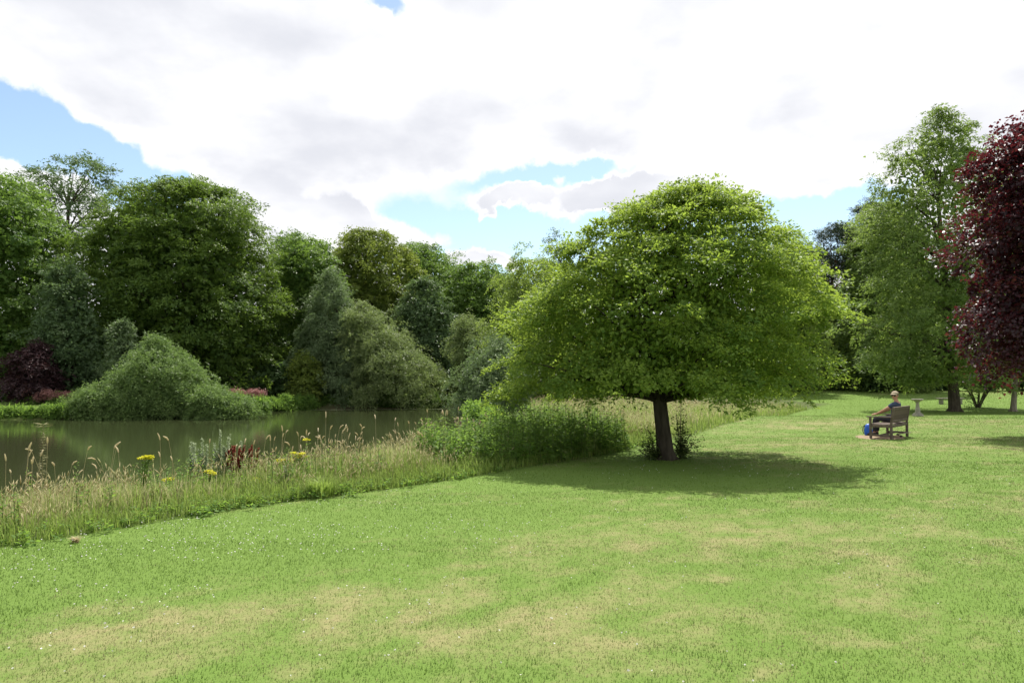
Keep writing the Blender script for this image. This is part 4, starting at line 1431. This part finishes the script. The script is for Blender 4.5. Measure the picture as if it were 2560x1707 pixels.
qd = [(1 + r_ * 40 + i, 41 + r_ * 40 + i, 41 + r_ * 40 + (i + 1) % 40, 1 + r_ * 40 + (i + 1) % 40) for r_ in range(2) for i in range(40)]
me = make_mesh('worn_earth', np.array(vv), np.array(qd), np.array(tr_), smooth=True)
tag(link('worn_earth', me, plain_mat('bare_earth', (0.30, 0.23, 0.16), (0.21, 0.16, 0.10), 5, 0.95, 0.1, 0.6, 40)), kind='structure')

# broken sticks behind the bench
for i, (lx, ly, a, ln, lab) in enumerate(((0.55, -0.12, 0.5, 0.55, 'pale broken stick under the bench, lying along it'),
                                          (0.70, -0.22, -0.6, 0.48, 'pale broken stick under the bench, propped across another'),
                                          (0.30, -0.24, 0.1, 0.36, 'shorter dark stick under the bench'))):
    T = Tubes()
    dx, dy = math.cos(a) * ln / 2, math.sin(a) * ln / 2
    z0 = 0.045 + (0.05 if i == 1 else 0)
    T.add(np.array([(-dx, -dy, z0 - 0.012), (0, 0.01, z0 + 0.01), (dx, dy, z0 + (0.03 if i == 1 else 0.0))]), np.array([0.018, 0.02, 0.013]), 7)
    o = link('stick', T.mesh('stick'), M['bark_pale'] if i < 2 else M['bark'], None, (BC[0] + ca * lx - sa * ly, BC[1] + sa * lx + ca * ly, BC[2]))
    o.rotation_euler = (0, 0, BRZ)
    tag(o, lab, 'stick', 'sticks lying under the bench')

# ------------------------------------------------------------------ rucksack
M['blue'] = plain_mat('blue_nylon', (0.010, 0.075, 0.42), (0.016, 0.11, 0.55), 9, 0.45, 0.4, 0.4, 14)
M['blue_dark'] = plain_mat('navy_webbing', (0.012, 0.018, 0.05), (0.02, 0.03, 0.08), 20, 0.6)


def blob_obj(name, prof, depth, mat, parent, loc, seed=1, n=20, squash=0.0):
    """soft bag body: rounded rectangles stacked up a profile of (z, half width, half depth)"""
    r0 = np.random.default_rng(seed)
    V, m = [], len(prof)
    for z, a, b in prof:
        th = np.arange(n) * 2 * math.pi / n
        cx, sx = np.cos(th), np.sin(th)
        e = 0.6
        V.append(np.stack([np.sign(cx) * np.abs(cx) ** e * a, np.sign(sx) * np.abs(sx) ** e * b, np.full(n, z)], 1) + r0.normal(0, 0.005, (n, 3)))
    V = np.concatenate(V)
    i = np.arange(m * n).reshape(m, n)
    nx = np.roll(i, -1, 1)
    q = np.stack([i[:-1], nx[:-1], nx[1:], i[1:]], -1).reshape(-1, 4)
    V = np.concatenate([V, [[0, 0, prof[0][0]], [0, 0, prof[-1][0]]]])
    t = [(m * n, (k + 1) % n, k) for k in range(n)] + [(m * n + 1, (m - 1) * n + k, (m - 1) * n + (k + 1) % n) for k in range(n)]
    o = link(name, make_mesh(name, V, q, np.array(t), smooth=True), mat, parent, loc)
    md = o.modifiers.new('soft', 'SUBSURF')
    md.levels = md.render_levels = 1
    return o


lx, ly = 0.30, 0.63
sack = empty('rucksack', (BC[0] + ca * lx - sa * ly, BC[1] + sa * lx + ca * ly, BC[2] + 0.02), 'bright blue rucksack standing on the ground in front of the bench', 'rucksack', R(50))
sack.scale = (0.84, 0.84, 0.84)
blob_obj('body', [(0.0, 0.13, 0.09), (0.03, 0.165, 0.12), (0.14, 0.17, 0.125), (0.26, 0.15, 0.11), (0.36, 0.11, 0.085), (0.41, 0.05, 0.04)], 0, M['blue'], sack, (0, 0, 0), 2)
blob_obj('front_pocket', [(0.04, 0.10, 0.03), (0.07, 0.125, 0.055), (0.15, 0.125, 0.06), (0.21, 0.10, 0.04)], 0, M['blue'], sack, (-0.02, -0.115, 0), 3)
for sx in (-1, 1):
    T = Tubes()
    T.add(bezier(np.array((sx * 0.07, 0.10, 0.36)), np.array((sx * 0.1, 0.22, 0.22)), np.array((sx * 0.10, 0.115, 0.05)), 7), 0.012, 5)
    link('strap', T.mesh('strap'), M['blue_dark'], sack)

# ------------------------------------------------------------------ bird bath and low stone seat
M['stone'] = plain_mat('old_stone', (0.32, 0.30, 0.26), (0.20, 0.19, 0.155), 7, 0.9, 0.2, 0.5, 40)
bb = stand(916, 32.0)
bath = empty('bird_bath', bb, 'pale stone bird bath on a waisted pedestal, behind the man on the bench', 'bird bath', R(20))
bath.scale = (0.75, 0.75, 0.98)
box_obj('plinth', (0, 0, 0.035), (0.46, 0.46, 0.10), M['stone'], bath, None, 0.012)
box_obj('foot', (0, 0, 0.115), (0.36, 0.36, 0.06), M['stone'], bath, None, 0.01)
lathe('pedestal', [(0.001, 0.145), (0.16, 0.145), (0.165, 0.17), (0.135, 0.20), (0.145, 0.24), (0.13, 0.34), (0.10, 0.48), (0.085, 0.60), (0.10, 0.64), (0.12, 0.66), (0.12, 0.68), (0.001, 0.68)], M['stone'], bath)
lathe('bowl', [(0.001, 0.68), (0.13, 0.68), (0.22, 0.725), (0.315, 0.765), (0.335, 0.785), (0.335, 0.815), (0.30, 0.82), (0.27, 0.79), (0.14, 0.755), (0.001, 0.75)], M['stone'], bath)
sb = stand(949, 52.0)
seat = empty('stone_seat', sb, 'low grey slab seat on the sunlit far lawn beside the big trunk', 'bench', R(4))
box_obj('slab', (0, 0, 0.42), (2.0, 0.42, 0.09), M['stone'], seat, None, 0.01)
for sx in (-0.75, 0.75):
    box_obj('support', (sx, 0, 0.18), (0.16, 0.34, 0.40), M['stone'], seat, None, 0.01)


# ------------------------------------------------------------------ the man on the bench
M['skin'] = plain_mat('skin', (0.48, 0.27, 0.19), (0.42, 0.22, 0.15), 9, 0.55, 0.3)
M['shirt'] = plain_mat('navy_shirt', (0.060, 0.080, 0.130), (0.042, 0.058, 0.098), 12, 0.9, 0.1, 0.3, 30)
M['trouser'] = plain_mat('charcoal_trousers', (0.045, 0.045, 0.055), (0.030, 0.030, 0.036), 10, 0.9, 0.1, 0.3, 30)
M['cap'] = plain_mat('khaki_cap', (0.42, 0.36, 0.26), (0.30, 0.25, 0.18), 9, 0.9, 0.1)
M['shades'] = plain_mat('dark_lenses', (0.010, 0.008, 0.008), (0.015, 0.010, 0.010), 9, 0.15, 0.6)
M['shoe'] = plain_mat('dark_shoe', (0.025, 0.022, 0.020), (0.04, 0.035, 0.03), 9, 0.6, 0.3)
M['hair'] = plain_mat('grey_hair', (0.16, 0.13, 0.10), (0.10, 0.08, 0.065), 30, 0.8)
M['paper'] = plain_mat('pale_cloth', (0.50, 0.52, 0.58), (0.30, 0.34, 0.44), 8, 0.8)


def skin_obj(name, joints, edges, root, mat, parent, levels=2):
    me = bpy.data.meshes.new(name)
    names = list(joints)
    me.from_pydata([joints[n][:3] for n in names], [(names.index(a), names.index(b)) for a, b in edges], [])
    o = link(name, me, mat, parent)
    sk = o.modifiers.new('skin', 'SKIN')
    sk.use_smooth_shade = True
    for i, n in enumerate(names):
        r = joints[n][3]
        me.skin_vertices[0].data[i].radius = r if isinstance(r, tuple) else (r, r)
        me.skin_vertices[0].data[i].use_root = (n == root)
    sb_ = o.modifiers.new('smooth', 'SUBSURF')
    sb_.levels = sb_.render_levels = levels
    # bake the grown surface so that the object is a plain mesh
    dg = bpy.context.evaluated_depsgraph_get()
    baked = bpy.data.meshes.new_from_object(o.evaluated_get(dg))
    o.modifiers.clear()
    o.data = baked
    return o


MX = 0.36
man = empty('person', (BC[0] + ca * MX, BC[1] + sa * MX, BC[2]), 'man in a khaki cap, sunglasses and dark blue polo shirt sitting on the bench', 'person', BRZ)
SH, HP = 1.00, 0.52
J = {'pelvis': (0, -0.06, HP, (0.125, 0.105)), 'waist': (0, -0.11, 0.68, (0.135, 0.10)), 'chest': (0, -0.14, 0.86, (0.15, 0.105)), 'neckbase': (0, -0.13, 1.02, (0.075, 0.07)),
     'neck': (0, -0.115, 1.075, 0.052), 'jaw': (-0.01, -0.085, 1.135, (0.066, 0.072)), 'skull': (-0.005, -0.095, 1.22, (0.082, 0.094)), 'crown': (0, -0.105, 1.275, (0.06, 0.066))}
ED = [('pelvis', 'waist'), ('waist', 'chest'), ('chest', 'neckbase'), ('neckbase', 'neck'), ('neck', 'jaw'), ('jaw', 'skull'), ('skull', 'crown')]
for s, sd in ((-1, 'l'), (1, 'r')):
    J['sh' + sd] = (s * 0.185, -0.135, 0.985, 0.058)
    J['el' + sd] = (s * 0.245, 0.12, 0.80, 0.042)
    J['wr' + sd] = (s * 0.085, 0.40, 0.655, 0.029)
    J['pm' + sd] = (s * 0.045, 0.47, 0.635, (0.036, 0.022))
    J['hip' + sd] = (s * 0.10, 0.0, 0.52, 0.088)
    J['kn' + sd] = (s * 0.15, 0.43, 0.53, 0.062)
    J['an' + sd] = (s * 0.14, 0.44, 0.11, 0.042)
    J['to' + sd] = (s * 0.155, 0.60, 0.06, (0.042, 0.03))
    ED += [('chest', 'sh' + sd), ('sh' + sd, 'el' + sd), ('el' + sd, 'wr' + sd), ('wr' + sd, 'pm' + sd), ('pelvis', 'hip' + sd), ('hip' + sd, 'kn' + sd), ('kn' + sd, 'an' + sd), ('an' + sd, 'to' + sd)]
    for f in range(4):                                                   # fingers folded over the other hand
        fx = s * (0.045 - 0.0)
        J['fa%d' % f + sd] = (s * 0.030, 0.49 + 0.018 * f - 0.02, 0.652 - 0.008 * f, 0.010)
        J['fb%d' % f + sd] = (s * -0.005, 0.505 + 0.018 * f - 0.02, 0.660 - 0.010 * f + (0.006 if s > 0 else -0.006), 0.009)
        J['fc%d' % f + sd] = (s * -0.035 * (1.0 if f in (1, 2) else 0.85), 0.495 + 0.018 * f - 0.02, 0.650 - 0.010 * f + (0.006 if s > 0 else -0.006), 0.008)
        ED += [('pm' + sd, 'fa%d' % f + sd), ('fa%d' % f + sd, 'fb%d' % f + sd), ('fb%d' % f + sd, 'fc%d' % f + sd)]
    J['ta' + sd] = (s * 0.040, 0.435, 0.665, 0.012)
    J['tb' + sd] = (s * 0.012, 0.455, 0.682, 0.010)
    ED += [('pm' + sd, 'ta' + sd), ('ta' + sd, 'tb' + sd)]
body = skin_obj('body', J, ED, 'pelvis', M['skin'], man)
# clothes, a little outside the body
g = 0.014


def grow(n, k=g):
    r = J[n][3]
    return J[n][:3] + ((r[0] + k, r[1] + k) if isinstance(r, tuple) else (r + k),)


def lerp(a, b, f, r):
    return tuple(J[a][i] * (1 - f) + J[b][i] * f for i in range(3)) + (r,)


SJ = {n: grow(n) for n in ('pelvis', 'waist', 'chest', 'neckbase', 'shl', 'shr')}
SJ['pelvis'] = (0, -0.06, 0.56, (0.142, 0.120))
SJ['neckbase'] = (0, -0.13, 1.025, (0.082, 0.078))
SE = [('pelvis', 'waist'), ('waist', 'chest'), ('chest', 'neckbase')]
for sd in 'lr':
    SJ['cuff' + sd] = lerp('sh' + sd, 'el' + sd, 0.68, 0.068)
    SE += [('chest', 'sh' + sd), ('sh' + sd, 'cuff' + sd)]
skin_obj('polo_shirt', SJ, SE, 'waist', M['shirt'], man)
CJ = {'a': (0, -0.125, 1.045, (0.070, 0.066)), 'b': (0, -0.117, 1.075, (0.066, 0.062))}
skin_obj('collar', CJ, [('a', 'b')], 'a', M['shirt'], man, 1)
TJ = {'pelvis': (0, -0.06, 0.53, (0.140, 0.118))}
TE = []
for sd in 'lr':
    TJ['hip' + sd] = grow('hip' + sd)
    TJ['kn' + sd] = grow('kn' + sd, 0.016)
    TJ['hem' + sd] = lerp('kn' + sd, 'an' + sd, 0.97, 0.060)
    TE += [('pelvis', 'hip' + sd), ('hip' + sd, 'kn' + sd), ('kn' + sd, 'hem' + sd)]
skin_obj('trousers', TJ, TE, 'pelvis', M['trouser'], man)
for s, sd in ((-1, 'l'), (1, 'r')):
    skin_obj('shoe', {'h': (s * 0.138, 0.40, 0.085, (0.064, 0.068)), 'm': (s * 0.148, 0.52, 0.07, (0.066, 0.058)), 't': (s * 0.158, 0.65, 0.06, (0.060, 0.048))}, [('h', 'm'), ('m', 't')], 'm', M['shoe'], man, 1)
# head: turned over the left shoulder towards the lake and the camera
HM = Matrix.Translation(Vector((-0.005, -0.093, 1.20))) @ Matrix.Rotation(R(80), 4, 'Z')
for nm, c, sz, rt in (('nose', (0, 0.110, -0.012), (0.024, 0.036, 0.042), -0.3), ('mouth', (0, 0.096, -0.058), (0.046, 0.016, 0.011), 0),
                      ('ear', (-0.083, -0.005, -0.015), (0.014, 0.034, 0.055), 0), ('ear', (0.083, -0.005, -0.015), (0.014, 0.034, 0.055), 0)):
    fb = bmesh.new()
    bmesh.ops.create_uvsphere(fb, u_segments=10, v_segments=8, radius=0.5)
    bmesh.ops.transform(fb, matrix=HM @ Matrix.Translation(Vector(c)) @ Matrix.Rotation(rt, 4, 'X') @ Matrix.Diagonal((*sz, 1)), verts=fb.verts)
    me = bpy.data.meshes.new(nm)
    fb.to_mesh(me)
    fb.free()
    link(nm, me, M['skin'], man)
sg = bmesh.new()
for sx in (-1, 1):
    r_ = bmesh.ops.create_uvsphere(sg, u_segments=12, v_segments=8, radius=0.5)
    bmesh.ops.transform(sg, matrix=HM @ Matrix.Translation(Vector((sx * 0.036, 0.104, 0.008))) @ Matrix.Diagonal((0.068, 0.030, 0.056, 1)), verts=r_['verts'])
    box_bm(sg, (0, 0, 0), (0.006, 0.10, 0.012), None, 0)
    vs_ = sg.verts[-8:] if False else None
sgv = [v for v in sg.verts if abs(v.co.x) < 0.01 and abs(v.co.y) < 0.06 and abs(v.co.z) < 0.01 and len(v.link_edges) == 3]
for i, v in enumerate(sgv):
    v.co = HM @ (v.co + Vector(((-0.080 if i < len(sgv) // 2 else 0.080), 0.045, 0.024)))
me = bpy.data.meshes.new('sunglasses')
sg.to_mesh(me)
sg.free()
link('sunglasses', me, M['shades'], man)
capb = bmesh.new()
r_ = bmesh.ops.create_uvsphere(capb, u_segments=20, v_segments=12, radius=1.0)
bmesh.ops.delete(capb, geom=[v for v in capb.verts if v.co.z < -0.05], context='VERTS')
bmesh.ops.transform(capb, matrix=HM @ Matrix.Translation(Vector((0, -0.008, 0.052))) @ Matrix.Diagonal((0.098, 0.114, 0.085, 1)), verts=capb.verts)
me = bpy.data.meshes.new('cap')
capb.to_mesh(me)
capb.free()
cp = link('cap', me, M['cap'], man)
cp.modifiers.new('thick', 'SOLIDIFY').thickness = 0.004
pv, pq = [], []
for i, a in enumerate(np.linspace(-1.05, 1.05, 9)):
    for rr_, dz in ((0.098, 0.0), (0.14, -0.012), (0.178 - 0.03 * abs(a), -0.024)):
        for th_ in (0, 0.006):
            pv.append(HM @ Vector((math.sin(a) * rr_ * 0.78, math.cos(a) * rr_ * 0.98 + 0.005, 0.056 + dz + th_ - 0.012 * a * a)))
for i in range(8):
    b0, b1 = i * 6, i * 6 + 6
    for j in range(2):
        pq += [(b0 + j * 2 + 1, b1 + j * 2 + 1, b1 + j * 2 + 3, b0 + j * 2 + 3), (b0 + j * 2, b0 + j * 2 + 2, b1 + j * 2 + 2, b1 + j * 2)]
    pq.append((b0 + 4, b0 + 5, b1 + 5, b1 + 4))
link('peak', make_mesh('peak', np.array([tuple(p) for p in pv]), np.array(pq), smooth=True), M['cap'], cp)
hb = bmesh.new()
r_ = bmesh.ops.create_uvsphere(hb, u_segments=16, v_segments=10, radius=1.0)
bmesh.ops.delete(hb, geom=[v for v in hb.verts if v.co.y > 0.15 or v.co.z > 0.75 or v.co.z < -0.8], context='VERTS')
bmesh.ops.transform(hb, matrix=HM @ Matrix.Translation(Vector((0, -0.008, 0.012))) @ Matrix.Diagonal((0.089, 0.104, 0.085, 1)), verts=hb.verts)
me = bpy.data.meshes.new('hair')
hb.to_mesh(me)
hb.free()
link('hair', me, M['hair'], man)

# all smooth baked meshes of the figure
for ch in man.children:
    if ch.type == 'MESH':
        ch.data.polygons.foreach_set('use_smooth', np.ones(len(ch.data.polygons), bool))
